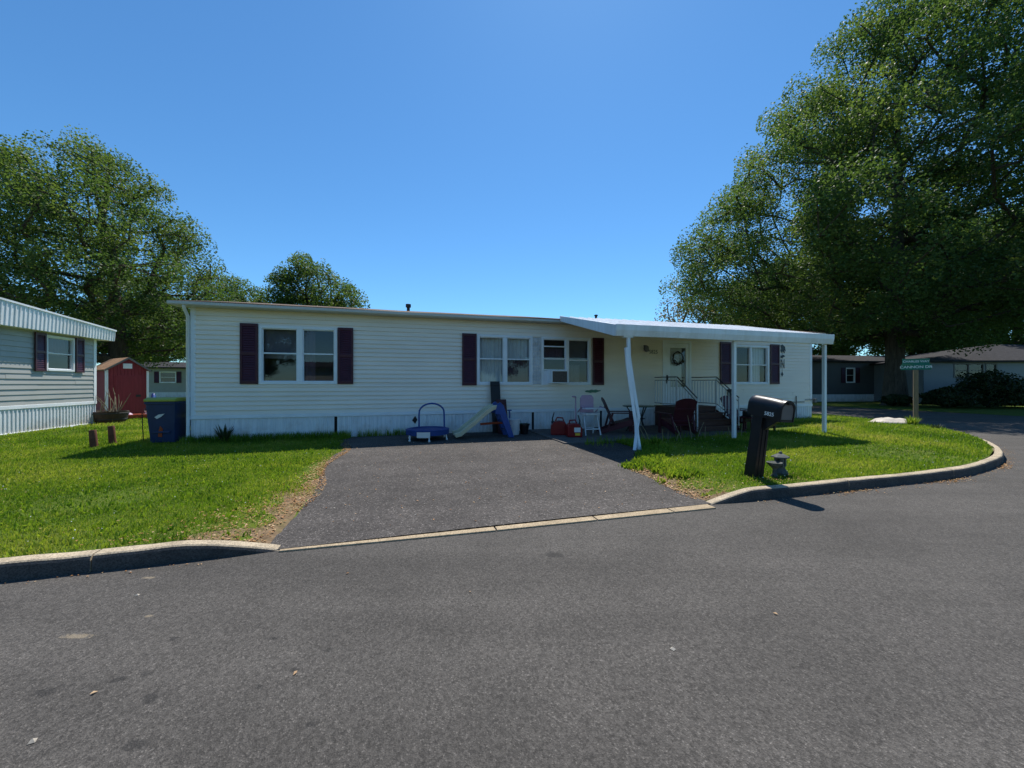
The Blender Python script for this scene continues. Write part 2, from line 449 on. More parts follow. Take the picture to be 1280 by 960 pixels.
# ------------------------------------------------------------------ mesh builder
class MB:
    def __init__(s):
        s.v = []
        s.f = []
        s.mi = []
        s.M = Matrix.Identity(4)
        s.cur = 0

    def add(s, vs, fs):
        b = len(s.v)
        s.v += [tuple(s.M @ Vector(p)) for p in vs]
        for f in fs:
            s.f.append(tuple(b + i for i in f))
            s.mi.append(s.cur)

    def box(s, x0, x1, y0, y1, z0, z1):
        s.add([(x0, y0, z0), (x1, y0, z0), (x1, y1, z0), (x0, y1, z0), (x0, y0, z1), (x1, y0, z1), (x1, y1, z1), (x0, y1, z1)],
              [(0, 3, 2, 1), (4, 5, 6, 7), (0, 1, 5, 4), (1, 2, 6, 5), (2, 3, 7, 6), (3, 0, 4, 7)])

    def quad(s, a, b, c, d):
        s.add([a, b, c, d], [(0, 1, 2, 3)])

    def prism(s, poly, axis, a, b):
        """polygon of 2D points extruded along axis 'x','y','z' from a to b"""
        def P(p, q):
            return {'x': (q, p[0], p[1]), 'y': (p[0], q, p[1]), 'z': (p[0], p[1], q)}[axis]
        n = len(poly)
        vs = [P(p, a) for p in poly] + [P(p, b) for p in poly]
        fs = [tuple(range(n - 1, -1, -1)), tuple(range(n, 2 * n))]
        fs += [(i, (i + 1) % n, n + (i + 1) % n, n + i) for i in range(n)]
        s.add(vs, fs)

    def tube(s, pts, r, n=8, cap=True):
        pts = [Vector(p) for p in pts]
        rs = r if isinstance(r, (list, tuple)) else [r] * len(pts)
        rings = []
        up = Vector((0.13, 0.21, 1)).normalized()
        for i, p in enumerate(pts):
            d = (pts[min(i + 1, len(pts) - 1)] - pts[max(i - 1, 0)]).normalized()
            a = d.cross(up)
            if a.length < 0.05:
                a = d.cross(Vector((1, 0, 0)))
            a.normalize()
            b = d.cross(a)
            rings.append([p + (a * math.cos(2 * math.pi * k / n) + b * math.sin(2 * math.pi * k / n)) * rs[i] for k in range(n)])
        vs = [q for rg in rings for q in rg]
        fs = []
        for i in range(len(pts) - 1):
            for k in range(n):
                fs.append((i * n + k, i * n + (k + 1) % n, (i + 1) * n + (k + 1) % n, (i + 1) * n + k))
        if cap:
            fs.append(tuple(range(n - 1, -1, -1)))
            fs.append(tuple((len(pts) - 1) * n + k for k in range(n)))
        s.add(vs, fs)

    def lathe(s, prof, n=24, c=(0, 0, 0)):
        """profile of (radius, z) turned about z"""
        vs = []
        for (r, z) in prof:
            for k in range(n):
                a = 2 * math.pi * k / n
                vs.append((c[0] + r * math.cos(a), c[1] + r * math.sin(a), c[2] + z))
        fs = []
        for i in range(len(prof) - 1):
            for k in range(n):
                fs.append((i * n + k, i * n + (k + 1) % n, (i + 1) * n + (k + 1) % n, (i + 1) * n + k))
        fs.append(tuple(range(n - 1, -1, -1)))
        fs.append(tuple((len(prof) - 1) * n + k for k in range(n)))
        s.add(vs, fs)

    def bar(s, a, b, wx, wy):
        """square bar between two points"""
        a, b = Vector(a), Vector(b)
        d = (b - a)
        L = d.length
        q = d.to_track_quat('Z', 'Y').to_matrix().to_4x4()
        old = s.M
        s.M = old @ Matrix.Translation(a) @ q
        s.box(-wx / 2, wx / 2, -wy / 2, wy / 2, 0, L)
        s.M = old

    def build(s, name, mats, parent=None, bevel=0.0, smooth=False, seg=2):
        me = bpy.data.meshes.new(name)
        me.from_pydata(s.v, [], s.f)
        if not isinstance(mats, (list, tuple)):
            mats = [mats]
        for m in mats:
            me.materials.append(ML[m] if isinstance(m, str) else m)
        if len(mats) > 1:
            me.polygons.foreach_set('material_index', s.mi)
        if smooth:
            me.polygons.foreach_set('use_smooth', [True] * len(me.polygons))
        me.update()
        o = bpy.data.objects.new(name, me)
        COL.objects.link(o)
        if parent:
            o.parent = parent
        if bevel:
            md = o.modifiers.new('bevel', 'BEVEL')
            md.width = bevel
            md.segments = seg
            md.limit_method = 'ANGLE'
            md.angle_limit = R(40)
        if smooth:
            try:
                me.set_sharp_from_angle(angle=R(45))
            except Exception:
                pass
        return o


def tag(o, label=None, cat=None, group=None, kind=None):
    if label: o['label'] = label
    if cat: o['category'] = cat
    if group: o['group'] = group
    if kind: o['kind'] = kind
    return o


def thing(name, label, cat, loc=(0, 0, 0), rz=0.0, group=None):
    o = bpy.data.objects.new(name, None)
    o.empty_display_size = 0.2
    COL.objects.link(o)
    o.location = loc
    o.rotation_euler = (0, 0, rz)
    return tag(o, label, cat, group)


def copy_tree(o, parent=None):
    c = o.copy()
    COL.objects.link(c)
    if parent: c.parent = parent
    for ch in list(o.children):
        copy_tree(ch, c)
    return c


def text_mesh(name, body, size, mat, parent, M, ext=0.002, align='CENTER'):
    cu = bpy.data.curves.new(name, 'FONT')
    cu.body = body
    cu.size = size
    cu.extrude = ext
    cu.offset = size * .012
    cu.align_x = align
    cu.align_y = 'CENTER'
    ob = bpy.data.objects.new(name + '_tmp', cu)
    COL.objects.link(ob)
    bpy.context.view_layer.update()
    dg = bpy.context.evaluated_depsgraph_get()
    me = bpy.data.meshes.new_from_object(ob.evaluated_get(dg))
    bpy.data.objects.remove(ob, do_unlink=True)
    me.transform(M)
    me.materials.clear()
    me.materials.append(ML[mat])
    o = bpy.data.objects.new(name, me)
    COL.objects.link(o)
    if parent: o.parent = parent
    return o


def raw_mesh(name, V, F, mat, parent=None, rnd=None):
    """V (n,3) array, F (m,k) index array: fast path for leaves and blades"""
    me = bpy.data.meshes.new(name)
    V = np.asarray(V, dtype=np.float32)
    F = np.asarray(F, dtype=np.int32)
    k = F.shape[1]
    me.vertices.add(len(V))
    me.vertices.foreach_set('co', V.ravel())
    me.loops.add(F.size)
    me.loops.foreach_set('vertex_index', F.ravel())
    me.polygons.add(len(F))
    me.polygons.foreach_set('loop_start', np.arange(0, F.size, k, dtype=np.int32))
    me.polygons.foreach_set('loop_total', np.full(len(F), k, dtype=np.int32))
    if rnd is not None:
        a = me.attributes.new('rnd', 'FLOAT', 'POINT')
        a.data.foreach_set('value', np.asarray(rnd, dtype=np.float32))
    me.materials.append(ML[mat])
    me.update()
    me.validate()
    o = bpy.data.objects.new(name, me)
    COL.objects.link(o)
    if parent: o.parent = parent
    return o


# ------------------------------------------------------------------ ground, street, kerbs
KERB_Y = -7.05          # face of the street kerb (house frame)
ROAD_Z = -0.12
CT, CR = 12.5, 10.9     # start and radius of the corner
SIDE_T = CT + CR        # kerb of the side street
DL, DR = 3.65, 8.5      # driveway edges


def in_lot(t, y, inset=0.16):
    """inside the corner lot's raised turf (behind the kerb)"""
    if y < KERB_Y + inset: return False
    if t > CT:
        cy = KERB_Y + CR
        if y < cy:
            return (t - CT) ** 2 + (y - cy) ** 2 < (CR - inset) ** 2
        return t < SIDE_T - inset
    return True


def frame_empty_mesh(mb, name, mat, kind='structure', **kw):
    o = mb.build(name, mat, None, **kw)
    o.location = (OX, OY, 0)
    o.rotation_euler = (0, 0, ROT)
    if kind: o['kind'] = kind
    return o


mb = MB()
mb.quad((-900, -900, ROAD_Z - 0.02), (900, -900, ROAD_Z - 0.02), (900, 900, ROAD_Z - 0.02), (-900, 900, ROAD_Z - 0.02))
g = mb.build('ground', 'lawn'); g['kind'] = 'structure'

# street sheet (street and side street share one sheet of asphalt, world coordinates for the stains)
mb = MB()
pts = [H(-70, KERB_Y + .1), H(-70, KERB_Y - 9.5), H(90, KERB_Y - 9.5), H(90, KERB_Y - .0), H(33.0, KERB_Y), H(33.0, 120), H(SIDE_T - .2, 120), H(SIDE_T - .2, KERB_Y + CR)]
for k in range(11):
    a = R(-90) * (k / 10)
    pts.append(H(CT + (CR - .1) * math.cos(a), KERB_Y + CR + (CR - .1) * math.sin(a)))
mb.add([(p.x, p.y, ROAD_Z) for p in pts], [tuple(range(len(pts)))[::-1]])
rd = mb.build('road', 'asphalt'); rd['kind'] = 'structure'
import bmesh
def fix_up(o):
    bm = bmesh.new(); bm.from_mesh(o.data)
    for f in bm.faces:
        if f.normal.z < 0: f.normal_flip()
    bmesh.ops.triangulate(bm, faces=bm.faces[:])
    bm.to_mesh(o.data); bm.free()
fix_up(rd)

# the lot: raised turf sheet around a notch for the driveway
arc = []
for k in range(17):
    a = R(-90) * (1 - k / 16)
    arc.append((CT + (CR - .14) * math.cos(a), KERB_Y + CR + (CR - .14) * math.sin(a)))
yk = KERB_Y + .14
mb = MB()
def sheet(poly, z=0.0):
    mb.add([(p[0], p[1], z) for p in poly], [tuple(range(len(poly)))])
def gsheet(ts, y0, y1, m):
    """gently uneven turf: grid with a few centimetres of relief"""
    vs, fs = [], []
    n = len(ts) - 1
    for i in range(n + 1):
        for j in range(m + 1):
            t = ts[i]; y = y0 + (y1 - y0) * j / m
            vs.append((t, y, lot_z(t, y)))
    for i in range(n):
        for j in range(m):
            a = i * (m + 1) + j
            fs.append((a, a + m + 1, a + m + 2, a + 1))
    mb.add(vs, fs)
def lot_z(t, y):
    z = 0.0
    if t > DR:
        d = math.hypot((t - 18.5) / 4.0, (y + 2.5) / 3.2)
        z += 0.10 * math.exp(-d * d)
    if -8 < t < DL and -7 < y < -0.4:
        z += 0.02 * math.sin(t * 1.1) * math.sin(y * 0.9) * min(1, (y + 7) / .8) * min(1, (DL - t) / .6)
    for tr, sg in ((3.75, -1), (8.55, 1)):
        q = sg * (t - tr) / .85
        if -.3 < q < 1 and y < KERB_Y + .9:
            z -= .12 * (1 - max(q, 0)) ** 1.3 * min(1, max(0, (KERB_Y + .9 - y) / .6))
    e = (DL + .1 - t) if t < (DL + DR) / 2 else (t - edge_r(y) + .05)
    if -1.6 < e < .45 and y < 0:                 # the turf dips to meet the edge of the drive
        k = 1 - max(0, e) / .45
        z += (drive_z(t, y) - .012 - (.03 if e < -.12 else 0) - z) * k * k * (3 - 2 * k)
    return z
def edge_r(y):
    if y > -2.7: return DR
    q = max(0.0, min(1.0, (y + 5.5) / 1.9))
    return DR + 1.25 * q * q * (3 - 2 * q) + .05 * math.sin(y * 4.1)
def drive_z(t, y):
    k = max(0.0, min(1.0, (-y - 2.6) / 4.4))
    c = math.sin(max(0, min(1, (t - DL) / (DR - DL))) * math.pi)
    return 0.004 + 0.012 * c - 0.112 * k ** 1.2
gsheet([-14 + k * .3 for k in range(57)] + [3.1, 3.25, 3.4, 3.5, 3.6, DL + .12], yk, -0.15, 28)
sheet([(-75, yk), (-14, yk), (-14, -0.15), (-75, -0.15)])
gsheet([DR - .06, DR + .08, DR + .2, DR + .35, DR + .55] + [9.3 + (CT - 9.3) * k / 16 for k in range(17)], yk, -0.15, 26)
# corner part: fan strips that follow the arc
vs, fs = [], []
NA, NB = 16, 14
for k in range(NA + 1):
    for j in range(NB + 1):
        ax, ay = arc[k]
        ix, iy = CT, yk + (KERB_Y + CR - yk) * k / NA
        s_ = j / NB
        t = ix + (ax - ix) * s_; y = iy + (ay - iy) * s_
        if k == 0: t = CT; y = yk
        vs.append((t, y, lot_z(t, y)))
for k in range(NA):
    for j in range(NB):
        a = k * (NB + 1) + j
        fs.append((a, a + 1, a + NB + 2, a + NB + 1))
mb.add(vs, fs)
sheet([(-75, -0.15), (CT, -0.15), (CT, 130), (-75, 130)], -0.001)
sheet([(CT, KERB_Y + CR), (SIDE_T - .14, KERB_Y + CR), (SIDE_T - .14, 130), (CT, 130)], -0.001)
sheet([(32.9, KERB_Y + 0.1), (90, KERB_Y + .1), (90, 130), (32.9, 130)], -0.112)
sheet([(-75, KERB_Y - 9.7), (90, KERB_Y - 9.7), (90, KERB_Y - 70), (-75, KERB_Y - 70)][::-1], 0.0)
lawn = frame_empty_mesh(mb, 'lawn', 'lawn')
fix_up(lawn)

# driveway: slopes down to the street, slightly crowned
mb = MB()
vs, fs = [], []
N1, N2 = 24, 40
for i in range(N1 + 1):
    for j in range(N2 + 1):
        y = -0.1 + (KERB_Y + 0.03 + 0.1) * j / N2
        t = DL - .12 + (edge_r(y) + .08 - DL + .12) * i / N1
        if i == 0: t += 0.10 * math.sin(y * 2.1) + .05 * math.sin(y * 5.3)
        vs.append((t, y, drive_z(t, y)))
for i in range(N1):
    for j in range(N2):
        a = i * (N2 + 1) + j
        fs.append((a, a + N2 + 1, a + N2 + 2, a + 1))
mb.add(vs, fs)
dv = frame_empty_mesh(mb, 'driveway', 'drive')
fix_up(dv)
for p in dv.data.polygons: p.use_smooth = True

# apron strip
mb = MB()
for i, (a, b, w0, w1) in enumerate([(3.75, 4.6, .02, .05), (4.6, 5.75, .05, .085), (5.765, 6.9, .085, .10), (6.915, 7.9, .10, .115), (7.915, 8.50, .115, .125)]):
    mb.prism([(a, KERB_Y - w0), (b, KERB_Y - w1), (b, KERB_Y + .02), (a, KERB_Y + .02)], 'z', ROAD_Z - .02, ROAD_Z + 0.016)
frame_empty_mesh(mb, 'apron_strip', 'strip', bevel=0.006)

# bare soil along the drive edges, widening towards the street
def soil(edge, side, name):
    mb = MB(); vs = []; fs = []; n = 44; m = 6
    for i in range(n + 1):
        y = -.5 + (yk + .02 + .5) * i / n
        k = max(0, (-y - 3.4) / 3.5) ** 1.4
        wd = (.26 + .78 * k if side < 0 else .07 + .55 * k) * (1 + .35 * math.sin(y * 3.3) + .2 * math.sin(y * 9.1))
        for j in range(m + 1):
            t = (edge if side < 0 else edge_r(y) - .04) + side * wd * j / m
            vs.append((t, y, lot_z(t, y) + .005 - .02 * (j / m) ** 6))
    for i in range(n):
        for j in range(m):
            a = i * (m + 1) + j
            fs.append((a, a + m + 1, a + m + 2, a + 1))
    mb.add(vs, fs)
    o = frame_empty_mesh(mb, name, 'soil'); fix_up(o); return o
soil(DL + .24, -1, 'bare_soil'); soil(DR - .04, 1, 'bare_soil')

# patio slab
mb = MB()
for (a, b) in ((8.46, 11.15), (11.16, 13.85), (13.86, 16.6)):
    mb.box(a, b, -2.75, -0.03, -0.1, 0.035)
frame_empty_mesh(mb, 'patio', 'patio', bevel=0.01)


# kerbs: cross-section swept along a path, cut into cast lengths
def kerb(path, lengths=2.4, ramp0=False, ramp1=False):
    mb = MB()
    P = [Vector(p) for p in path]
    cum = [0]
    for a, b in zip(P, P[1:]): cum.append(cum[-1] + (b - a).length)
    L = cum[-1]
    def at(s):
        s = max(0, min(L, s))
        for i in range(len(P) - 1):
            if s <= cum[i + 1] + 1e-9:
                d = (P[i + 1] - P[i]).normalized()
                return P[i] + d * (s - cum[i]), d
        return P[-1], (P[-1] - P[-2]).normalized()
    s = 0
    rng = random.Random(4)
    while s < L - .05:
        e = min(L, s + lengths)
        n = max(1, int((e - s) / 0.09))
        rings = []
        for k in range(n + 1):
            q = s + 0.006 + (e - s - 0.012) * k / n
            p, d = at(q)
            nr = Vector((-d.y, d.x))          # towards the lawn (left of travel)
            top = 0.018 + 0.004 * math.sin(q * 3.1)
            if ramp0: top -= 0.13 * max(0, 1 - q / 0.75) ** 1.3
            if ramp1: top -= 0.13 * max(0, 1 - (L - q) / 0.75) ** 1.3
            nzv = mnoise.noise(Vector((q * 2.7, 1.7, 0))) + .5 * mnoise.noise(Vector((q * 9, 4.1, 0)))
            jx = 0.006 * math.sin(q * 2.3) + .007 * nzv
            top += .005 * mnoise.noise(Vector((q * 4.3, 8.8, 0)))
            prof = [(0.0 + jx, ROAD_Z - .06), (0.006 + jx, top - 0.03), (0.018 + jx, top - .010), (0.030 + jx, top), (0.118, top + .003), (0.165, ROAD_Z - .06)]
            rings.append([(p.x + nr.x * u, p.y + nr.y * u, z) for u, z in prof])
        m = len(rings[0])
        vs = [v for r_ in rings for v in r_]
        fs = []
        for i in range(n):
            for k in range(m):
                fs.append((i * m + k, i * m + (k + 1) % m, (i + 1) * m + (k + 1) % m, (i + 1) * m + k))
        fs.append(tuple(range(m - 1, -1, -1))); fs.append(tuple(n * m + k for k in range(m)))
        mb.add(vs, fs)
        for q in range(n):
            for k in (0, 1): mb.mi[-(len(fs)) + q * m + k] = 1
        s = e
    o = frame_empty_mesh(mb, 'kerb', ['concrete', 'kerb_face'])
    bm = bmesh.new(); bm.from_mesh(o.data)
    bmesh.ops.recalc_face_normals(bm, faces=bm.faces[:])
    bm.to_mesh(o.data); bm.free()
    return o
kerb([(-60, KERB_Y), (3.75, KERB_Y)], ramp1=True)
path = [(8.55, KERB_Y), (CT, KERB_Y)]
for k in range(1, 25):
    a = R(-90 + 90 * k / 24)
    path.append((CT + CR * math.cos(a), KERB_Y + CR + CR * math.sin(a)))
path.append((SIDE_T, 110))
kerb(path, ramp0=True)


# ------------------------------------------------------------------ building helpers
def siding(mb, u0, u1, z0, z1, openings, expo=0.115, lap=0.027, P=None):
    """lapped boards: each course leans out at its lower edge; openings (u0,u1,z0,z1) stay open"""
    zs = []
    z = z0
    while z < z1 - 1e-6:
        zs.append((z, min(z + expo, z1)))
        z += expo
    for (a, b) in zs:
        cuts = sorted({a, b} | {o[2] for o in openings if a < o[2] < b} | {o[3] for o in openings if a < o[3] < b})
        for lo, hi in zip(cuts, cuts[1:]):
            mid = (lo + hi) / 2
            blk = sorted((o[0], o[1]) for o in openings if o[2] < mid < o[3])
            spans = []
            x = u0
            for (p, q) in blk:
                if p > x: spans.append((x, p))
                x = max(x, q)
            if x < u1: spans.append((x, u1))
            d0 = lap * (1 - (lo - a) / expo)
            d1 = lap * (1 - (hi - a) / expo)
            for (p, q) in spans:
                row = int(round((a - z0) / expo))
                se = [p] + [x for x in (u0 + ((row * 2) // 2 * 1.37) % 3.7 + 3.7 * k_ for k_ in range(12)) if p + .05 < x < q - .05] + [q]
                for k_, (pp, qq) in enumerate(zip(se, se[1:])):
                    e0 = .003 * ((k_ + row) % 2)             # panel ends overlap by a few millimetres
                    wv = .0025 * math.sin(row * 1.7 + pp)
                    mb.quad(P(pp, d0 + e0, lo + wv), P(qq, d0 + e0, lo - wv), P(qq, d1 + e0, hi), P(pp, d1 + e0, hi))
                    if lo == a:
                        mb.quad(P(pp, 0, lo + wv), P(qq, 0, lo - wv), P(qq, d0 + e0, lo - wv), P(pp, d0 + e0, lo + wv))


def ribbed(mb, u0, u1, z0, z1, P, pitch=0.10, d=0.010):
    u = u0
    while u < u1 - 1e-4:
        e = min(u + pitch, u1)
        w_ = e - u
        prof = [(u, 0), (u + w_ * .62, 0), (u + w_ * .68, d), (u + w_ * .94, d), (e, 0)]
        for (a, da), (b, db) in zip(prof, prof[1:]):
            mb.quad(P(a, da, z0), P(b, db, z0), P(b, db, z1), P(a, da, z1))
        u = e


def window_unit(parent, x0, x1, z0, z1, P, mullions=(), rail=0.52, frame=0.07, mat='white', curtains=(), room=0.7, rails=None):
    """outer frame (with mullions and meeting rails) as the part; pane, curtain and room as sub-parts.
    P(u, out, z) maps wall coordinates to local space"""
    mb = MB()
    def bx(a, b, o0, o1, c, d):
        vs = [P(a, o0, c), P(b, o0, c), P(b, o1, c), P(a, o1, c), P(a, o0, d), P(b, o0, d), P(b, o1, d), P(a, o1, d)]
        mb.add(vs, [(0, 3, 2, 1), (4, 5, 6, 7), (0, 1, 5, 4), (1, 2, 6, 5), (2, 3, 7, 6), (3, 0, 4, 7)])
    O0, O1 = -0.06, 0.042
    bx(x0, x0 + frame, O0, O1, z0, z1); bx(x1 - frame, x1, O0, O1, z0, z1)
    bx(x0 + frame, x1 - frame, O0, O1, z1 - frame, z1)
    bx(x0 + frame, x1 - frame, O0, O1 + .008, z0, z0 + frame)
    edges = [x0 + frame]
    for m_, mw in mullions:
        bx(m_ - mw / 2, m_ + mw / 2, O0, O1 - .003, z0 + frame, z1 - frame)
        edges += [m_ - mw / 2, m_ + mw / 2]
    edges.append(x1 - frame)
    bays = [(edges[i], edges[i + 1]) for i in range(0, len(edges), 2)]
    zr = z0 + (z1 - z0) * rail
    for i, (a, b) in enumerate(bays):
        rl = [zr] if rails is None else rails[i]
        s_ = 0.022
        bx(a, a + s_, -0.05, 0.012, z0 + frame, z1 - frame); bx(b - s_, b, -0.05, 0.012, z0 + frame, z1 - frame)
        bx(a + s_, b - s_, -0.05, 0.012, z0 + frame, z0 + frame + s_); bx(a + s_, b - s_, -0.05, 0.012, z1 - frame - s_, z1 - frame)
        for q in rl:
            bx(a + s_, b - s_, -0.05, 0.016, q - .018, q + .018)
    win = mb.build('window', mat, parent, bevel=0.004)
    mb = MB()
    for i, (a, b) in enumerate(bays):
        zs = [z0 + frame] + (([zr] if rails is None else list(rails[i]))) + [z1 - frame]
        for j, (c, d) in enumerate(zip(zs, zs[1:])):
            o_ = -0.012 if j % 2 == 0 else -0.004
            mb.quad(P(a + .01, o_ - .02, c), P(b - .01, o_ - .02, c), P(b - .01, o_ - .02, d), P(a + .01, o_ - .02, d))
    mb.build('pane', 'glass', win)
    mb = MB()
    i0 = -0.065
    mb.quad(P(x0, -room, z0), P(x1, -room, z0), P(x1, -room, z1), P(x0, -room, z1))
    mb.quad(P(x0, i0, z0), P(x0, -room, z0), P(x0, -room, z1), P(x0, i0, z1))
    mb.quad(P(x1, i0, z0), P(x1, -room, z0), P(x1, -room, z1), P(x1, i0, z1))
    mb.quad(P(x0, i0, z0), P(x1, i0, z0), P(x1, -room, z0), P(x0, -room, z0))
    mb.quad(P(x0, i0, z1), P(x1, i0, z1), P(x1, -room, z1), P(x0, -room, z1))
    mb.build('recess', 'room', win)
    for (a, b, c, d, mt, wav) in curtains:
        mb = MB()
        n = max(4, int((b - a) / 0.02))
        for k in range(n):
            u0_, u1_ = a + (b - a) * k / n, a + (b - a) * (k + 1) / n
            f = lambda u: -0.13 + wav * math.sin(u * 55) + wav * .6 * math.sin(u * 23 + 1)
            mb.quad(P(u0_, f(u0_), c), P(u1_, f(u1_), c), P(u1_, f(u1_), d), P(u0_, f(u0_), d))
        mb.build('curtain', mt, win, smooth=True)
    return win


def shutter(parent, x0, x1, z0, z1, P0, mat='shutter'):
    mb = MB()
    P = lambda u, o, z: P0(u, o + .022, z)
    def bx(a, b, o0, o1, c, d):
        vs = [P(a, o0, c), P(b, o0, c), P(b, o1, c), P(a, o1, c), P(a, o0, d), P(b, o0, d), P(b, o1, d), P(a, o1, d)]
        mb.add(vs, [(0, 3, 2, 1), (4, 5, 6, 7), (0, 1, 5, 4), (1, 2, 6, 5), (2, 3, 7, 6), (3, 0, 4, 7)])
    s_ = 0.05
    bx(x0, x0 + s_, 0.012, 0.04, z0, z1); bx(x1 - s_, x1, 0.012, 0.04, z0, z1)
    bx(x0 + s_, x1 - s_, 0.004, 0.010, z0, z1)
    zm = (z0 + z1) / 2
    for q0, q1 in ((z0, z0 + .07), (zm - .035, zm + .035), (z1 - .07, z1)):
        bx(x0 + s_, x1 - s_, 0.012, 0.038, q0, q1)
    for c, d in ((z0 + .07, zm - .035), (zm + .035, z1 - .07)):
        n = max(3, int((d - c) / 0.055))
        for k in range(n):
            a_, b_ = c + (d - c) * k / n, c + (d - c) * (k + 1) / n
            mb.quad(P(x0 + s_, 0.034, a_), P(x1 - s_, 0.034, a_), P(x1 - s_, 0.014, b_), P(x0 + s_, 0.014, b_))
            mb.quad(P(x0 + s_, 0.014, a_), P(x1 - s_, 0.014, a_), P(x1 - s_, 0.034, a_), P(x0 + s_, 0.034, a_))
    return mb.build('shutter', mat, parent)


def PX(mb):
    """box in wall coordinates"""


# ------------------------------------------------------------------ the cream mobile home
home = thing('mobile_home', 'long cream sided single storey mobile home with burgundy shutters and white porch roof', 'mobile home', (OX, OY, 0), ROT)
LEN, WID = 19.92, 4.3
ZS, ZE = 0.58, 3.23        # top of skirting, underside of eave
PF = lambda u, o, z: (u, -o, z)                   # front wall: outwards is -y
wins = [(1.41, 3.21, 1.39, 2.87), (6.92, 8.62, 1.37, 2.84), (8.90, 10.56, 1.37, 2.84), (16.10, 17.80, 1.38, 2.80)]
door_o = (13.32, 14.28, 0.70, 2.78)
ops = [(a + .02, b - .02, c + .02, d - .02) for a, b, c, d in wins] + [door_o]
mb = MB()
siding(mb, 0.06, LEN - .06, ZS + .06, ZE + .03, ops, P=PF)
front = mb.build('wall', 'siding', home)
# end walls and back wall
mb = MB(); siding(mb, 0.0, WID, ZS + .06, ZE + .03, [], P=lambda u, o, z: (0 - o, WID - u, z)); mb.prism([(0, ZE + .03), (WID, ZE + .03), (WID / 2, ZE + .55)], 'x', -0.001, 0.02); mb.build('wall', 'siding', home)
mb = MB(); siding(mb, 0.0, WID, ZS + .06, ZE + .03, [], P=lambda u, o, z: (LEN + o, u, z)); mb.prism([(0, ZE + .03), (WID, ZE + .03), (WID / 2, ZE + .55)], 'x', LEN - .02, LEN + 0.001); mb.build('wall', 'siding', home)
mb = MB(); siding(mb, 0.0, LEN, ZS + .06, ZE + .03, [], P=lambda u, o, z: (LEN - u, WID + o, z)); mb.build('wall', 'siding', home)
# corner posts
for x0 in (-0.025, LEN - .085):
    mb = MB()
    mb.box(x0, x0 + .11, -0.022, 0.08, ZS + .062, ZE)
    mb.build('corner_post', 'white', home, bevel=0.004)
# skirting panels with the dark slits between them
slits = [3.17, 8.64, 10.93]
ends = [-0.02] + slits + [LEN + .02]
for i, (a, b) in enumerate(zip(ends, ends[1:])):
    mb = MB()
    a2 = a if i == 0 else a + 0.035
    ribbed(mb, a2, b - (0.0 if i == len(ends) - 2 else 0.035), 0.0, ZS, lambda u, o, z: (u, -0.0 - o, z))
    mb.build('skirting', 'skirt', home)
mb = MB(); ribbed(mb, 0.0, WID, 0, ZS, lambda u, o, z: (-0.02 - o, WID - u, z)); mb.build('skirting', 'skirt', home)
mb = MB(); ribbed(mb, 0.0, WID, 0, ZS, lambda u, o, z: (LEN + .02 + o, u, z)); mb.build('skirting', 'skirt', home)
mb = MB(); mb.box(0.05, LEN - .05, 0.09, 0.12, 0.0, ZS); mb.build('crawl_space', 'black_board', home)
# starter trim above the skirting
mb = MB()
mb.box(-0.035, LEN + .035, -0.03, 0.02, ZS - .03, ZS + .06)
mb.build('trim_board', 'white', home, bevel=0.006)
# vent opening with dark diamond
mb = MB()
mb.prism([(5.11, 0.40), (5.19, 0.30), (5.25, 0.41), (5.19, 0.52)], 'y', -0.018, -0.011)
mb.build('vent', 'black_board', home)
# roof: low gable along the length, shingled, overhanging
OVE, OVG = 0.30, 0.33
pitch = math.tan(R(11.0))
yr = WID / 2
def roof_z(y): return ZE + .11 + (min(y, WID - y) + OVE) * pitch
mb = MB()
NR = 40
for side in (0, 1):
    vs = []
    for i in range(NR + 1):
        x = -OVG + (LEN + 2 * OVG) * i / NR
        sag = 0.012 * math.sin(x * 0.9) + 0.006 * math.sin(x * 2.3)
        ye = -OVE if side == 0 else WID + OVE
        vs += [(x, ye, roof_z(-OVE) + sag), (x, yr, roof_z(yr) + sag * .5), (x, ye, roof_z(-OVE) + sag - .022), (x, yr, roof_z(yr) - .03)]
    fs = []
    for i in range(NR):
        a, b = i * 4, (i + 1) * 4
        fs += [(a, b, b + 1, a + 1), (a + 2, a + 3, b + 3, b + 2), (a, a + 2, b + 2, b)]
    fs += [(0, 1, 3, 2), (NR * 4, NR * 4 + 2, NR * 4 + 3, NR * 4 + 1)]
    mb.add(vs, fs)
roof = mb.build('roof', 'roof', home)
mb = MB()
mb.box(1.55, 1.75, 2.0, 2.2, roof_z(2.0) - .1, roof_z(2.0) - .08)
# fascia boards and soffit
mb = MB()
mb.box(-OVG, LEN + OVG, -OVE + .004, -OVE + .03, ZE - .0, ZE + .085)
mb.prism([(-OVE + .0, ZE + .06), (-OVE - .055, ZE + .085), (-OVE - .06, ZE + .02), (-OVE - .03, ZE - .005), (-OVE + .0, ZE - .005)], 'x', -OVG, 9.35)
mb.build('gutter', 'fascia', home, bevel=0.003)
mb = MB()
mb.box(-OVG + .03, LEN + OVG - .03, -OVE + .03, 0.02, ZE + .0, ZE + .02)
mb.build('soffit', 'fascia', home)
for xg in (-OVG, LEN + OVG - .025):
    mb = MB()
    mb.prism([(-OVE, ZE + .0), (yr, ZE + .0 + (yr + OVE) * pitch), (WID + OVE, ZE), (WID + OVE, ZE + .09), (yr, ZE + .09 + (yr + OVE) * pitch), (-OVE, ZE + .09)], 'x', xg, xg + .025)
    mb.build('rake_board', 'fascia', home)
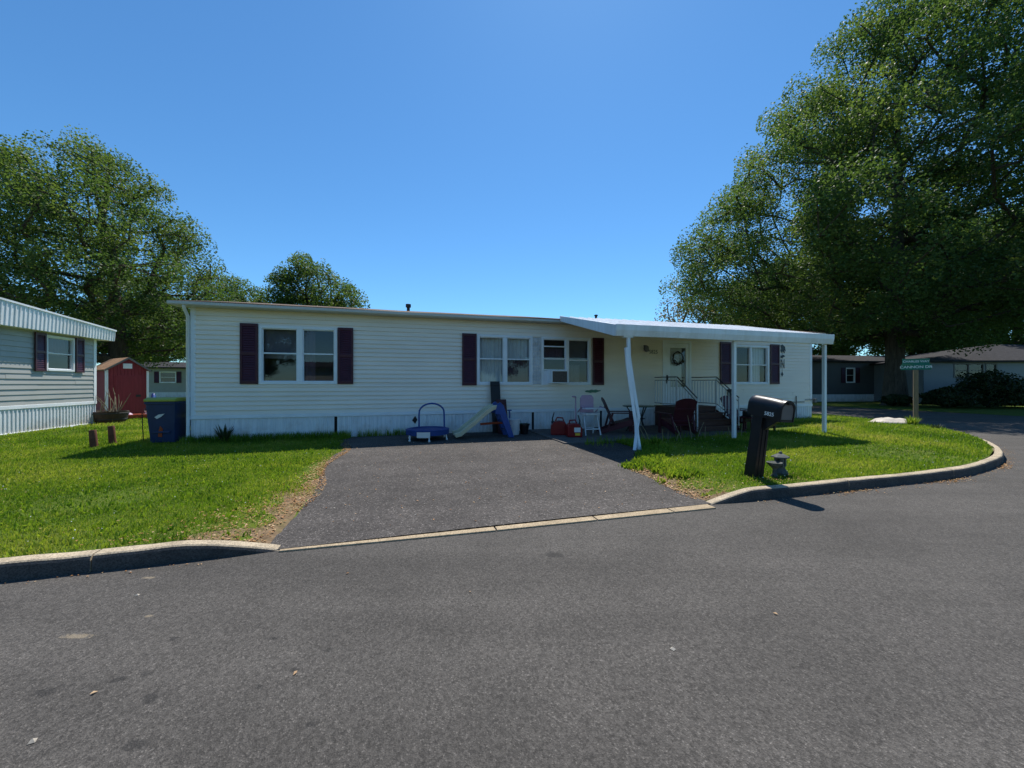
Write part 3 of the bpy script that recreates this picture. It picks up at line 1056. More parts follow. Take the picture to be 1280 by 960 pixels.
for (xa, xb) in ((-OVG + .025, 0.0), (LEN, LEN + OVG - .025)):
    mb = MB()
    mb.quad((xa, -OVE + .03, ZE + .021), (xb, -OVE + .03, ZE + .021), (xb, yr, ZE + .02 + (yr + OVE) * pitch), (xa, yr, ZE + .02 + (yr + OVE) * pitch))
    mb.build('soffit', 'fascia', home)
# downspout at the near corner
mb = MB()
mb.tube([(-0.02, -OVE - .02, ZE + .0), (-0.03, -OVE + .02, ZE - .06), (-0.055, -0.06, ZE - .22), (-0.055, -0.055, 0.55), (-0.055, -0.055, 0.12), (-0.06, -0.12, 0.06)], 0.036, 8)
mb.build('downspout', 'white_metal', home, smooth=True)
# vent pipe on the roof
mb = MB()
mb.lathe([(0.05, 0), (0.05, .32), (0.085, .32), (0.085, .42), (0.05, .43)], 14, (5.05, 2.3, roof_z(2.0) - .15))
mb.build('vent_pipe', 'vent_pipe', home, smooth=True)
mb = MB()
mb.lathe([(0.04, 0), (0.04, .25), (0.06, .26), (0.06, .3)], 12, (11.3, 1.0, roof_z(1.0) - .1))
mb.build('vent_pipe', 'vent_pipe', home, smooth=True)

# windows
window_unit(home, *wins[0], PF, mullions=[(2.33, 0.13)], rail=0.53, curtains=[(1.5, 2.26, 2.05, 2.79, 'blind', 0.001), (2.42, 2.66, 1.45, 2.8, 'curtain_dark', .012)])
window_unit(home, *wins[1], PF, mullions=[(7.77, 0.10)], rail=0.52, curtains=[(6.98, 7.74, 1.44, 2.80, 'curtain', 0.014), (7.80, 8.56, 2.12, 2.80, 'curtain', .012), (7.80, 8.56, 1.44, 2.11, 'curtain_dark', .008)])
window_unit(home, *wins[2], PF, mullions=[(9.755, 0.10)], rails=[[1.83, 2.17, 2.55], [2.14]], curtains=[(9.84, 10.46, 2.15, 2.78, 'blind', 0.002), (9.84, 10.25, 1.44, 2.0, 'blind', .01), (9.0, 9.68, 2.2, 2.5, 'curtain_dark', .004)])
window_unit(home, *wins[3], PF, mullions=[(16.96, 0.07)], rail=0.50, curtains=[(16.16, 16.5, 1.44, 2.75, 'blind', .012), (17.0, 17.72, 2.1, 2.74, 'curtain', .014), (17.08, 17.55, 1.44, 2.1, 'curtain', .014)])
for (a, b, c, d) in [(1.01, 1.395, 1.40, 2.90), (3.225, 3.60, 1.40, 2.88), (6.49, 6.905, 1.36, 2.85), (10.62, 11.01, 1.37, 2.86), (15.58, 16.05, 1.39, 2.88), (17.86, 18.28, 1.40, 2.86)]:
    shutter(home, a, b, c, d, PF)
# folded accordion panel between the two windows
mb = MB()
for k in range(5):
    u = 8.63 + k * 0.052
    mb.quad(PF(u, 0.0 + .015, 1.40), PF(u + .026, 0.05, 1.40), PF(u + .026, 0.05, 2.80), PF(u, .015, 2.80))
    mb.quad(PF(u + .026, 0.05, 1.40), PF(u + .052, 0.015, 1.40), PF(u + .052, 0.015, 2.80), PF(u + .026, .05, 2.80))
mb.build('window_panel', 'white_peel', home)

# front door: frame, storm door with tall pane, handle
mb = MB()
a, b, c, d = door_o
mb.box(a - .09, a, -0.035, 0.06, c, d + .09); mb.box(b, b + .09, -0.035, 0.06, c, d + .09); mb.box(a, b, -0.035, 0.06, d, d + .09)
mb.box(a, b, -0.04, 0.06, c, c + .03)
mb.build('door_frame', 'white', home, bevel=0.004)
mb = MB()
y0, y1 = -0.022, 0.012
gx0, gx1, gz0, gz1 = a + .20, b - .13, 1.30, 2.62
mb.box(a + .005, gx0, y0, y1, c + .035, d - .005); mb.box(gx1, b - .005, y0, y1, c + .035, d - .005)
mb.box(gx0, gx1, y0, y1, c + .035, gz0); mb.box(gx0, gx1, y0, y1, gz1, d - .005)
mb.box(gx0 + .06, gx1 - .06, y0 - .008, y0, c + .14, gz0 - .1)
door = mb.build('front_door', 'white', home, bevel=0.005)
mb = MB(); mb.quad((gx0, 0.0, gz0), (gx1, 0.0, gz0), (gx1, 0.0, gz1), (gx0, 0.0, gz1)); mb.build('pane', 'glass', door)
mb = MB(); mb.box(gx0 - .05, gx1 + .05, 0.03, 0.05, gz0 - .05, gz1 + .05); mb.build('inner_door', 'curtain', door)
mb = MB(); mb.box(gx1 - .13, gx1 - .01, 0.02, 0.028, gz0, gz1); mb.build('side_gap', 'room', door)
mb = MB(); mb.box(a + .045, a + .10, -0.04, -0.022, 1.42, 1.70); mb.tube([(a + .07, -.04, 1.48), (a + .07, -.075, 1.5), (a + .07, -.075, 1.62), (a + .07, -.04, 1.64)], .01, 6); mb.build('handle', 'iron', door)
# porch lamp and house number
mb = MB()
mb.box(12.49, 12.60, -0.03, -0.012, 2.50, 2.68); mb.lathe([(0.055, 0), (0.075, .03), (0.06, .16), (0.02, .2)], 10, (12.545, -0.11, 2.46)); mb.bar((12.545, -.02, 2.6), (12.545, -.11, 2.66), .02, .02)
mb.build('porch_lamp', 'grey_plastic', home)
mb = MB(); mb.box(12.60, 13.10, -0.036, -0.012, 2.37, 2.55); hp = mb.build('number_plate', 'siding', home)
text_mesh('house_number', '5825', 0.17, 'grey_plastic', home, Matrix.Translation((12.85, -0.0385, 2.46)) @ Matrix.Rotation(R(90), 4, 'X'))
# hose bracket and pipework at the far corner
mb = MB()
mb.tube([(19.1, -0.05, 0.95), (19.1, -0.05, 0.05)], .018, 6); mb.tube([(18.75, -0.05, 0.72), (19.5, -0.05, 0.72)], .014, 6)
mb.tube([(19.55, -0.05, 0.80), (19.85, -0.05, 0.80), (20.0, -0.08, 0.80)], .014, 6); mb.box(19.95, 20.07, -.12, -.03, .70, .84)
mb.build('utility_pipe', 'grey_plastic', home)
mb = MB(); mb.box(15.92, 16.02, -0.09, -0.012, 0.95, 1.22); mb.tube([(15.97, -.09, 1.2), (15.97, -.17, 1.22), (15.97, -.17, .98)], .02, 6)
mb.build('hose_bracket', 'iron', home)

# porch roof: white metal pans sloping off the eave, deep front gutter
AF, A0, A1 = -3.35, 9.42, 16.02
zw, zf = ZE + .19, 2.71
mb = MB()
n = 22
for k in range(n):
    xa, xb = A0 + (A1 - A0) * k / n, A0 + (A1 - A0) * (k + 1) / n
    def zz(x, y): 
        s_ = (y + .28) / (AF + .28)
        return zw + (zf - zw) * s_ - 0.05 * s_ * max(0, 1 - (x - A0) / 1.2)
    prof = [(xa, 0), (xa + .02, .03), (xa + .05, .03), (xa + .07, 0), (xb, 0)]
    for (p, dp), (q, dq) in zip(prof, prof[1:]):
        mb.quad((p, -.26, zz(p, -.28) + dp), (p, AF, zz(p, AF) + dp), (q, AF, zz(q, AF) + dq), (q, -.26, zz(q, -.28) + dq))
    mb.quad((xa, -.26, zz(xa, -.28) - .03), (xb, -.26, zz(xb, -.28) - .03), (xb, AF, zz(xb, AF) - .03), (xa, AF, zz(xa, AF) - .03))
pr = mb.build('porch_roof', 'white_metal', home)
mb = MB()
mb.prism([(AF, zf + .025), (AF - .09, zf + .025), (AF - .085, zf - .10), (AF - .05, zf - .235), (AF, zf - .235)], 'x', A0 - .02, A1 + .02)
mb.build('fascia', 'white_metal', pr, bevel=0.006)
mb = MB()
for xe in (A0 - .018, A1 - .012):
    mb = MB()
    mb.add([(xe, AF, zf - .235), (xe, AF, zf + .03), (xe, -.26, zw + .03), (xe, -.26, zw - .13), (xe + .03, AF, zf - .235), (xe + .03, AF, zf + .03), (xe + .03, -.26, zw + .03), (xe + .03, -.26, zw - .13)],
           [(0, 1, 2, 3), (7, 6, 5, 4), (0, 4, 5, 1), (1, 5, 6, 2), (2, 6, 7, 3), (3, 7, 4, 0)])
    mb.build('side_fascia', 'white_metal', pr, bevel=0.003)
# posts
def porch_post(t, y, z0=0.0):
    mb = MB()
    mb.box(t - .04, t + .04, y - .04, y + .04, z0, zf - .235)
    mb.box(t - .075, t + .075, y - .06, y + .06, z0 - .01, z0 + .02)
    return mb.build('porch_post', 'white_metal', home, bevel=0.008)
porch_post(12.86, -3.24, -.02)
porch_post(15.86, -3.30, .03)
# the buckled post: two bent channels that have sprung apart
mb = MB()
yb = -3.34
zb = -.02
mb.tube([(9.76, yb, zf - .24), (9.77, yb - .02, 2.0), (9.83, yb - .15, 1.2), (9.86, yb - .26, 0.66), (9.79, yb - .30, 0.42), (9.64, yb - .42, -.04)], 0.046, 4)
mb.tube([(9.695, yb - .03, 2.22), (9.71, yb - .06, 1.75), (9.765, yb - .17, 1.0), (9.785, yb - .28, 0.50), (9.765, yb - .33, 0.28), (9.765, yb - .42, -.04)], 0.048, 4)
mb.box(9.62, 9.86, yb - .05, yb + .05, zf - .26, zf - .236)
p_ = mb.build('porch_post', 'white_metal', home)
p_['label'] = 'buckled leaning porch post split into two strips at its foot'

# ------------------------------------------------------------------ steps with railings
st = thing('porch_steps', 'dark stained wooden steps and landing with white baluster rails at front door', 'steps', H(0, 0, 0), ROT)
L0, L1, LD, LZ = 12.88, 14.42, 1.10, 0.70
mb = MB()
nb = 10
for k in range(nb):
    q0 = -LD + LD * k / nb
    mb.box(L0, L1, q0 + .004, q0 + LD / nb - .004, LZ - .04, LZ)
mb.box(L0 + .04, L0 + .07, -LD + .02, -.02, .03, LZ - .04); mb.box(L1 - .07, L1 - .04, -LD + .02, -.02, .03, LZ - .04)
mb.box(L0 + .07, L1 - .07, -LD + .03, -LD + .06, .53, LZ - .04)
mb.build('landing', 'step_wood', st, bevel=0.004)
for i in range(3):
    z = LZ - .175 * (i + 1)
    y = -LD - .28 * i
    mb = MB()
    mb.box(L0 + .02, L1 - .02, y - .30, y + .02, z - .04, z); mb.box(L0 + .04, L1 - .04, y - .27, y - .25, max(.035, z - .175), z - .04)
    mb.build('step', 'step_wood', st, bevel=0.004)
for x in (L0 + .02, L1 - .05):
    mb = MB()
    mb.prism([(-LD, LZ - .1), (-LD, .036), (-LD - .86, .036), (-LD - .86, .12)], 'x', x, x + .03)
    mb.build('stringer', 'step_wood', st)
RH = 0.92
for x in (L0 + .03, L1 - .03):
    mb = MB()
    pts_t = [(x, -.03, LZ + RH), (x, -LD, LZ + RH), (x, -LD - .84, .175 + RH - .10)]
    mb.tube(pts_t, .016, 6)
    rail = mb.build('railing', 'rail_dark', st)
    mb = MB()
    mb.tube([(x, -.03, LZ + RH - .10), (x, -LD, LZ + RH - .10), (x, -LD - .84, .175 + RH - .22)], .010, 6)
    mb.tube([(x, -.03, LZ + .08), (x, -LD, LZ + .08), (x, -LD - .84, .175 + .10)], .010, 6)
    mb.build('lower_rail', 'rail_dark', rail)
    mb = MB(); mb.bar((x, -LD, .1), (x, -LD, LZ + RH), .03, .03); mb.build('newel_post', 'rail_white', rail)
    mb = MB(); mb.bar((x, -LD - .84, .035), (x, -LD - .84, .175 + RH - .10), .03, .03); mb.build('newel_post', 'rail_white', rail)
    for k in range(9):
        y = -.05 - (LD - .1) * k / 8
        mb = MB(); mb.bar((x, y, LZ + .08), (x, y, LZ + RH - .1), .019, .019); mb.build('baluster', 'rail_white', rail)
    for k in range(1, 7):
        s_ = k / 7
        y = -LD - .84 * s_
        zb_ = LZ + .08 + (.275 - LZ - .08) * s_
        zt_ = LZ + RH - .1 + (.175 + RH - .22 - (LZ + RH - .1)) * s_
        mb = MB(); mb.bar((x, y, zb_), (x, y, zt_), .019, .019); mb.build('baluster', 'rail_white', rail)

# ------------------------------------------------------------------ things hung on or set in the house front
t = thing('wreath', 'round twig wreath with pale flower hung on the front door window', 'wreath', H(13.80, -0.035, 2.28), ROT)
mb = MB()
rng = random.Random(3)
for k in range(5):
    ph = rng.random() * 6
    ring = [((.20 + .018 * math.sin(5 * a + ph)) * math.cos(a), -.02 + .014 * math.cos(4 * a + ph), (.20 + .018 * math.cos(6 * a + ph)) * math.sin(a)) for a in [2 * math.pi * i / 28 for i in range(29)]]
    mb.tube(ring, .016, 5)
for k in range(70):
    a = R(200 + 140 * rng.random()); r_ = .2 + rng.uniform(-.04, .05)
    c = Vector((r_ * math.cos(a), -.03, r_ * math.sin(a))); d = Vector((rng.uniform(-1, 1), -.5, rng.uniform(-1, 1))).normalized() * .06
    s_ = Vector((d.z, 0, -d.x)) * .4
    mb.quad(tuple(c), tuple(c + d * .5 + s_), tuple(c + d), tuple(c + d * .5 - s_))
mb.build('twig_ring', 'wreath', t)
mb = MB()
for k in range(7):
    a = 2 * math.pi * k / 7
    mb.lathe([(0.004, 0), (.03, .008), (.03, .016), (.004, .02)], 8, (.05 * math.cos(a) - .02, -.05, .05 * math.sin(a) - .01))
mb.build('flower', 'flower', t)

t = thing('leaf_ornament', 'painted green leaf shaped ornament on siding below window', 'wall ornament', H(10.62, -0.02, 1.17), ROT)
mb = MB()
outl = [(-.27, 0), (-.2, .035), (-.12, .03), (-.05, .055), (.04, .045), (.12, .055), (.2, .03), (.3, .035), (.24, 0), (.18, -.02), (.1, -.045), (0, -.035), (-.08, -.05), (-.16, -.03), (-.22, -.03)]
mb.prism(outl, 'y', -.018, -0.006)
mb.build('leaf_plate', 'leaf_green', t, bevel=.003)
mb = MB(); mb.bar((-.25, -.02, 0), (.28, -.02, .01), .008, .01); mb.build('rib', 'green_glass', t)

t = thing('metal_wall_art', 'dark metal wall hanging with bird and symbols beside rightmost shutter', 'wall art', H(18.46, -0.03, 1.7), ROT)
mb = MB()
mb.prism([(-.10, 1.14), (-.02, 1.17), (.10, 1.08), (.13, .92), (.06, .98), (.09, .84), (.0, .92), (-.05, .86), (-.11, .93), (-.06, 1.02)], 'y', -.012, 0)
mb.build('bird_plate', 'art', t)
mb = MB(); mb.prism([(-.10, .74), (.04, .78), (.1, .72), (.02, .70), (-.04, .66), (-.11, .68)], 'y', -.012, 0); mb.build('scroll_plate', 'art', t)
mb = MB()
mb.bar((-.09, -.006, .28), (-.09, -.006, .62), .02, .01); mb.bar((.06, -.006, .28), (.06, -.006, .62), .02, .01); mb.bar((-.09, -.007, .45), (.06, -.007, .45), .02, .01); mb.bar((-.09, -.007, .62), (.06, -.007, .3), .016, .008)
mb.build('lattice_plate', 'art', t)
mb = MB(); mb.bar((-.03, -.004, .14), (-.03, -.004, 1.0), .006, .006); mb.prism([(-.08, .06), (-.03, -.02), (.02, .06), (-.03, .16)], 'y', -.012, 0); mb.build('pendant', 'art', t)

t = thing('air_conditioner', 'white window air conditioner with dusty grille set in front window', 'air conditioner', H(9.40, 0, 1.42), ROT)
mb = MB()
mb.box(-.27, .27, -.30, .10, 0.0, .03); mb.box(-.27, .27, -.30, .10, .36, .39); mb.box(-.27, -.24, -.30, .10, .03, .36); mb.box(.24, .27, -.30, .10, .03, .36); mb.box(-.24, .24, -.05, .10, .03, .36)
mb.build('casing', 'white', t, bevel=.008)
mb = MB()
mb.box(-.24, .24, -.275, -.26, .03, .36)
for k in range(14):
    mb.box(-.24, .24, -.29, -.275, .035 + k * .0235, .043 + k * .0235)
mb.build('grille', 'ac_grille', t)
mb = MB()
for k in range(6):
    mb.box(-.47 + k * .033, -.45 + k * .033, -.02, .0, .0, .38)
mb.box(-.48, -.27, -.012, .006, .0, .38)
mb.build('side_panel', 'white', t)

# ------------------------------------------------------------------ neighbour's home on the left
NB0 = H(-5.5, 0, 0)
nbh = thing('mobile_home', 'grey sided mobile home with deep white ribbed eave at left edge', 'mobile home', (OX, OY, 0), ROT)
NX = -5.5
Y0, Y1 = -4.0, 6.06
PN = lambda u, o, z: (NX + o, u, z)
mb = MB()
siding(mb, Y0, Y1, .80, 2.98, [(4.10, 5.09, 1.83, 2.86)], expo=.15, lap=.02, P=PN)
mb.build('wall', 'siding_grey', nbh)
mb = MB(); siding(mb, 0, 7.5, .80, 2.98, [], expo=.15, P=lambda u, o, z: (NX - u, Y1 + o, z)); mb.build('wall', 'siding_grey', nbh)
mb = MB(); siding(mb, 0, 7.5, .80, 2.98, [], expo=.15, P=lambda u, o, z: (NX - 7.5 + u, Y0 - o, z)); mb.build('wall', 'siding_grey', nbh)
mb = MB(); ribbed(mb, Y0, Y1, 0, .70, lambda u, o, z: (NX - .0 + o, u, z), .12, .018); mb.build('skirting', 'skirt', nbh)
mb = MB(); ribbed(mb, 0, 7.5, 0, .70, lambda u, o, z: (NX - u, Y1 - .0 + o, z), .12, .018); mb.build('skirting', 'skirt', nbh)
mb = MB(); mb.box(NX - 7.5, NX + .03, Y0 - .03, Y1 + .03, .70, .80); mb.build('trim_board', 'white', nbh, bevel=.006)
mb = MB(); mb.box(NX - 7.45, NX + .03, Y0 - .02, Y1 + .03, 0.0, .05); mb.build('base_board', 'white', nbh, bevel=.006)
mb = MB(); mb.box(NX - .08, NX + .025, Y1 - .1, Y1 + .025, .80, 2.97); mb.build('corner_post', 'white', nbh, bevel=.006)
window_unit(nbh, 4.07, 5.12, 1.80, 2.89, PN, rail=.5, frame=.06, curtains=[(4.1, 5.08, 2.3, 2.85, 'curtain_dark', .002)])
shutter(nbh, 3.68, 4.05, 1.78, 2.92, PN); shutter(nbh, 5.15, 5.50, 1.78, 2.92, PN)
FO = 0.28
mb = MB()
def ftop(y): return 3.60 - 0.068 * max(0, y - 2.3) - .068 * max(0, -(y - 2.3))
u = Y0 - .4
pitch_n = .13
while u < 6.5:
    e = min(u + pitch_n, 6.5)
    for (a, b, da, db) in ((u, u + (e - u) * .7, 0, 0), (u + (e - u) * .7, u + (e - u) * .8, 0, .016), (u + (e - u) * .8, e, .016, .016), (e, e, .016, 0)):
        if b - a < 1e-6 and da == db: continue
        mb.quad((NX + FO + da, a, 2.96), (NX + FO + db, b, 2.96), (NX + FO + .03 + db, b, ftop(b)), (NX + FO + .03 + da, a, ftop(a)))
    u = e
mb.box(NX - .02, NX + FO, Y0 - .4, 6.48, 2.955, 2.975)
mb.box(NX - 7.5, NX + FO, 6.46, 6.5, 2.96, 3.30)
mb.build('eave_panel', 'white_metal', nbh)
mb = MB()
for (a, b) in ((Y0 - .45, 2.3), (2.3, 6.53)):
    mb.add([(NX + FO + .06, a, ftop(a) + .0), (NX + FO + .06, b, ftop(b) + .0), (NX - 7.6, b, ftop(b)), (NX - 7.6, a, ftop(a)),
            (NX + FO + .06, a, ftop(a) + .05), (NX + FO + .06, b, ftop(b) + .05), (NX - 7.6, b, ftop(b) + .05), (NX - 7.6, a, ftop(a) + .05)],
           [(0, 3, 2, 1), (4, 5, 6, 7), (0, 1, 5, 4), (2, 3, 7, 6), (1, 2, 6, 5), (3, 0, 4, 7)])
mb.build('roof', 'white_metal', nbh)

# ------------------------------------------------------------------ red shed
SHR = math.atan2(0.87, 0.5)         # local x along the front
shed = thing('garden_shed', 'small dark red garden shed with tan shingle roof and white corner trim', 'shed', (-17.3, 16.4, 0), SHR)
SWD, SDP, SEV, SRG = 1.36, 2.1, 2.02, 2.52
mb = MB()
n = 12
for k in range(n):       # vertical grooved boards of the front
    a, b = SWD * k / n, SWD * (k + 1) / n
    def top(x): return SEV + (SRG - SEV) * (1 - abs(x - SWD / 2) / (SWD / 2))
    mb.add([(a + .006, -.0, .08), (b - .006, -.0, .08), (b - .006, -.0, top(b - .006)), (a + .006, -.0, top(a + .006)), (a - .0, .012, .08), (b, .012, .08), (b, .012, top(b)), (a, .012, top(a))],
           [(0, 1, 2, 3), (4, 0, 3, 7), (1, 5, 6, 2)])
for x in (0.0, SWD - .02):
    mb.box(x, x + .02, .012, SDP, .08, SEV)
mb.box(.02, SWD - .02, SDP - .02, SDP, .08, SEV)
mb.build('wall', 'shed_red', shed)
for x in (-.02, SWD - .06):
    mb = MB(); mb.box(x, x + .08, -.022, -.002, .06, SEV - .02); mb.box(x if x < 0 else SWD, (x if x < 0 else SWD) + .02, -.002, .08, .06, SEV - .02); mb.build('corner_trim', 'white', shed)
mb = MB()
for sgn in (-1, 1):
    ex = SWD / 2 + sgn * (SWD / 2 + .08)
    ez = SEV - .06
    mb.add([(SWD / 2, -.10, SRG + .06), (ex, -.10, ez + .06), (ex, SDP + .1, ez + .06), (SWD / 2, SDP + .1, SRG + .06), (SWD / 2, -.10, SRG), (ex, -.10, ez), (ex, SDP + .1, ez), (SWD / 2, SDP + .1, SRG)],
           [(0, 1, 2, 3), (7, 6, 5, 4), (0, 4, 5, 1), (1, 5, 6, 2), (2, 6, 7, 3)])
mb.build('roof', 'roof_tan', shed)
mb = MB()
for sgn in (-1, 1):
    ex = SWD / 2 + sgn * (SWD / 2 + .085); ez = SEV - .07
    mb.add([(SWD / 2, -.125, SRG + .065), (ex, -.125, ez + .065), (ex, -.125, ez - .02), (SWD / 2, -.125, SRG - .02), (SWD / 2, -.102, SRG + .065), (ex, -.102, ez + .065), (ex, -.102, ez - .02), (SWD / 2, -.102, SRG - .02)],
           [(0, 1, 2, 3), (0, 4, 5, 1), (1, 5, 6, 2), (2, 6, 7, 3)])
mb.build('rake_trim', 'grey_plastic', shed)
mb = MB(); mb.box(.28, SWD - .22, -.016, -.004, .12, 1.78); d_ = mb.build('door', 'shed_red', shed, bevel=.004)
mb = MB(); mb.box(SWD - .42, SWD - .26, -.04, -.016, .82, .92); mb.build('latch', 'iron', d_)
mb = MB(); mb.box(SWD / 2 - .16, SWD / 2 + .14, -.03, -.004, 2.08, 2.30); mb.build('gable_vent', 'white', shed, bevel=.01)
mb = MB(); mb.box(-.02, SWD + .02, 0, SDP, 0, .08); mb.build('floor_frame', 'step_wood', shed)


# ------------------------------------------------------------------ distant homes
def far_home(label, loc, rz, L, D, eave, ridge, wall, roofm, wins, skirt=True, hip=0.0, wmat='white'):
    h = thing('mobile_home', label, 'mobile home', loc, rz)
    z0 = .62 if skirt else .05
    ops = [(a, b, c, d) for a, b, c, d, s_ in wins]
    mb = MB(); siding(mb, 0, L, z0, eave, ops, expo=.2, lap=.02, P=PF); mb.build('wall', wall, h)
    mb = MB(); siding(mb, 0, D, z0, eave, [], expo=.2, P=lambda u, o, z: (-o, D - u, z)); mb.build('wall', wall, h)
    mb = MB(); siding(mb, 0, D, z0, eave, [], expo=.2, P=lambda u, o, z: (L + o, u, z)); mb.build('wall', wall, h)
    mb = MB(); siding(mb, 0, L, z0, eave, [], expo=.2, P=lambda u, o, z: (L - u, D + o, z)); mb.build('wall', wall, h)
    if skirt:
        mb = MB(); ribbed(mb, 0, L, 0, z0, lambda u, o, z: (u, .01 - o, z), .2, .02)
        ribbed(mb, 0, D, 0, z0, lambda u, o, z: (-o, D - u, z), .2, .02); ribbed(mb, 0, D, 0, z0, lambda u, o, z: (L + o, u, z), .2, .02)
        mb.build('skirting', 'skirt', h)
    mb = MB(); o_ = .4
    A = [(-o_, -o_, eave), (L + o_, -o_, eave), (L + o_, D + o_, eave), (-o_, D + o_, eave), (-o_ + hip, D / 2, ridge), (L + o_ - hip, D / 2, ridge)]
    A2 = [(x, y, z + .12) for x, y, z in A]
    mb.add(A2 + A, [(0, 1, 5, 4), (2, 3, 4, 5), (1, 2, 5), (3, 0, 4), (6, 9, 8, 7), (0, 6, 7, 1), (1, 7, 8, 2), (2, 8, 9, 3), (3, 9, 6, 0)])
    mb.build('roof', roofm, h)
    for a, b, c, d, s_ in wins:
        window_unit(h, a, b, c, d, PF, rail=.5, frame=.08, room=.4, mat=wmat, mullions=[((a + b) / 2, .08)] if b - a > 1.5 else ())
        if s_:
            shutter(h, a - .42, a - .02, c, d, PF); shutter(h, b + .02, b + .42, c, d, PF)
    return h
# beyond the shed
far_home('distant grey mobile home glimpsed between red shed and cream home', (-36.0, 36.5, 0), R(12), 14, 4.3, 2.9, 3.5, 'siding_far', 'roof_grey', [(2.2, 3.6, 1.5, 2.6, True), (5.2, 6.4, 1.5, 2.6, True), (9.5, 10.7, 1.5, 2.6, False)])
# across the side street, left of the big trunk
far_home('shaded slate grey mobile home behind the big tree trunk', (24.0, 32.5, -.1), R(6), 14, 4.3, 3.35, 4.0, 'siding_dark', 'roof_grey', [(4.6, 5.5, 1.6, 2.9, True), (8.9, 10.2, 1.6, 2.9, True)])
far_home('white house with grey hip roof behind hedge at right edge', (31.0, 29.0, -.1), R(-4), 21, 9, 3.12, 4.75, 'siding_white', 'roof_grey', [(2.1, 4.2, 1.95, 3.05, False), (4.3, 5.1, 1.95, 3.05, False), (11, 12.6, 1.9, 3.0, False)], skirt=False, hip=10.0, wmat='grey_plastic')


far_home('pale mobile home across the street, seen only mirrored in windows', (14.0, -17.5, 0), R(196), 18, 4.3, 3.0, 3.6, 'siding_far', 'roof_grey', [(2.2, 3.6, 1.5, 2.6, True), (8, 9.4, 1.5, 2.6, True), (13.5, 14.7, 1.5, 2.6, True)])


# ------------------------------------------------------------------ trees
def grow(seed, H_, trunk_top, env, n_clump, lean=(0, 0), step=1.3, shell=0.38):
    """skeleton: clump centres inside the envelope joined to the nearest branch; returns nodes, parents, clumps"""
    rng = np.random.default_rng(seed)
    nodes = []; par = []; pl = []
    nseg = 8
    for i in range(nseg + 1):
        s_ = i / nseg
        nodes.append(np.array([lean[0] * s_ ** 1.5 + .12 * math.sin(s_ * 5 + seed), lean[1] * s_ ** 1.5 + .1 * math.cos(s_ * 4 + seed), trunk_top * s_]))
        par.append(i - 1); pl.append(trunk_top * s_)
    lob = rng.normal(size=(14, 3)); lob /= np.linalg.norm(lob, axis=1)[:, None]
    lamp = rng.uniform(-.20, .16, 14)
    C = []
    zmin, zmax, Rf, off = env
    while len(C) < n_clump:
        z = rng.uniform(zmin, zmax)
        Rz = Rf(z)
        if rng.random() > (Rz / max(Rf(zz) for zz in (zmin + (zmax - zmin) * .3, zmin + (zmax - zmin) * .45))) ** 1.3: continue
        a = rng.uniform(0, 2 * math.pi)
        if mnoise.noise(Vector((math.cos(a) * 2.2 + seed, math.sin(a) * 2.2, z * .33))) < -.26 and rng.random() < .7: continue
        d = np.array([math.cos(a), math.sin(a), (z - (zmin + zmax) / 2) / (zmax - zmin) * 1.6]); d /= np.linalg.norm(d)
        k = 1.0 + sum(am * max(0, (float(l @ d) - .45) / .55) for l, am in zip(lob, lamp))
        r = Rz * k * rng.random() ** shell
        C.append(np.array([off[0] + r * math.cos(a), off[1] + r * math.sin(a), z]))
    C = np.array(C)
    order = np.argsort(np.hypot(C[:, 0] - off[0] * .5, C[:, 1] - off[1] * .5) + 0.35 * np.abs(C[:, 2] - trunk_top * .7))
    tips = []
    for ci in order:
        c = C[ci]
        N = np.array(nodes); P = np.array(pl)
        dv_ = c - N
        dist = np.linalg.norm(dv_, axis=1)
        steep = dv_[:, 2] / np.maximum(dist, .1)
        cost = dist + .22 * P + np.where(steep < -.25, 4.0 * (-.25 - steep), 0) * dist
        cost[:max(2, int(nseg * .28))] += 6
        j = int(np.argmin(cost))
        p0 = N[j]; L = dist[j]
        m = max(1, int(L / step))
        last = j
        for q in range(1, m + 1):
            s_ = q / m
            pt = p0 + (c - p0) * s_
            pt[2] += 0.10 * L * math.sin(math.pi * s_) * (.6 if steep[j] < .5 else -.2)
            if q < m: pt = pt + rng.normal(size=3) * .10 * min(1.0, L / 3)
            nodes.append(pt); par.append(last); pl.append(pl[last] + L / m)
            last = len(nodes) - 1
        tips.append(last)
    return np.array(nodes), par, C, tips


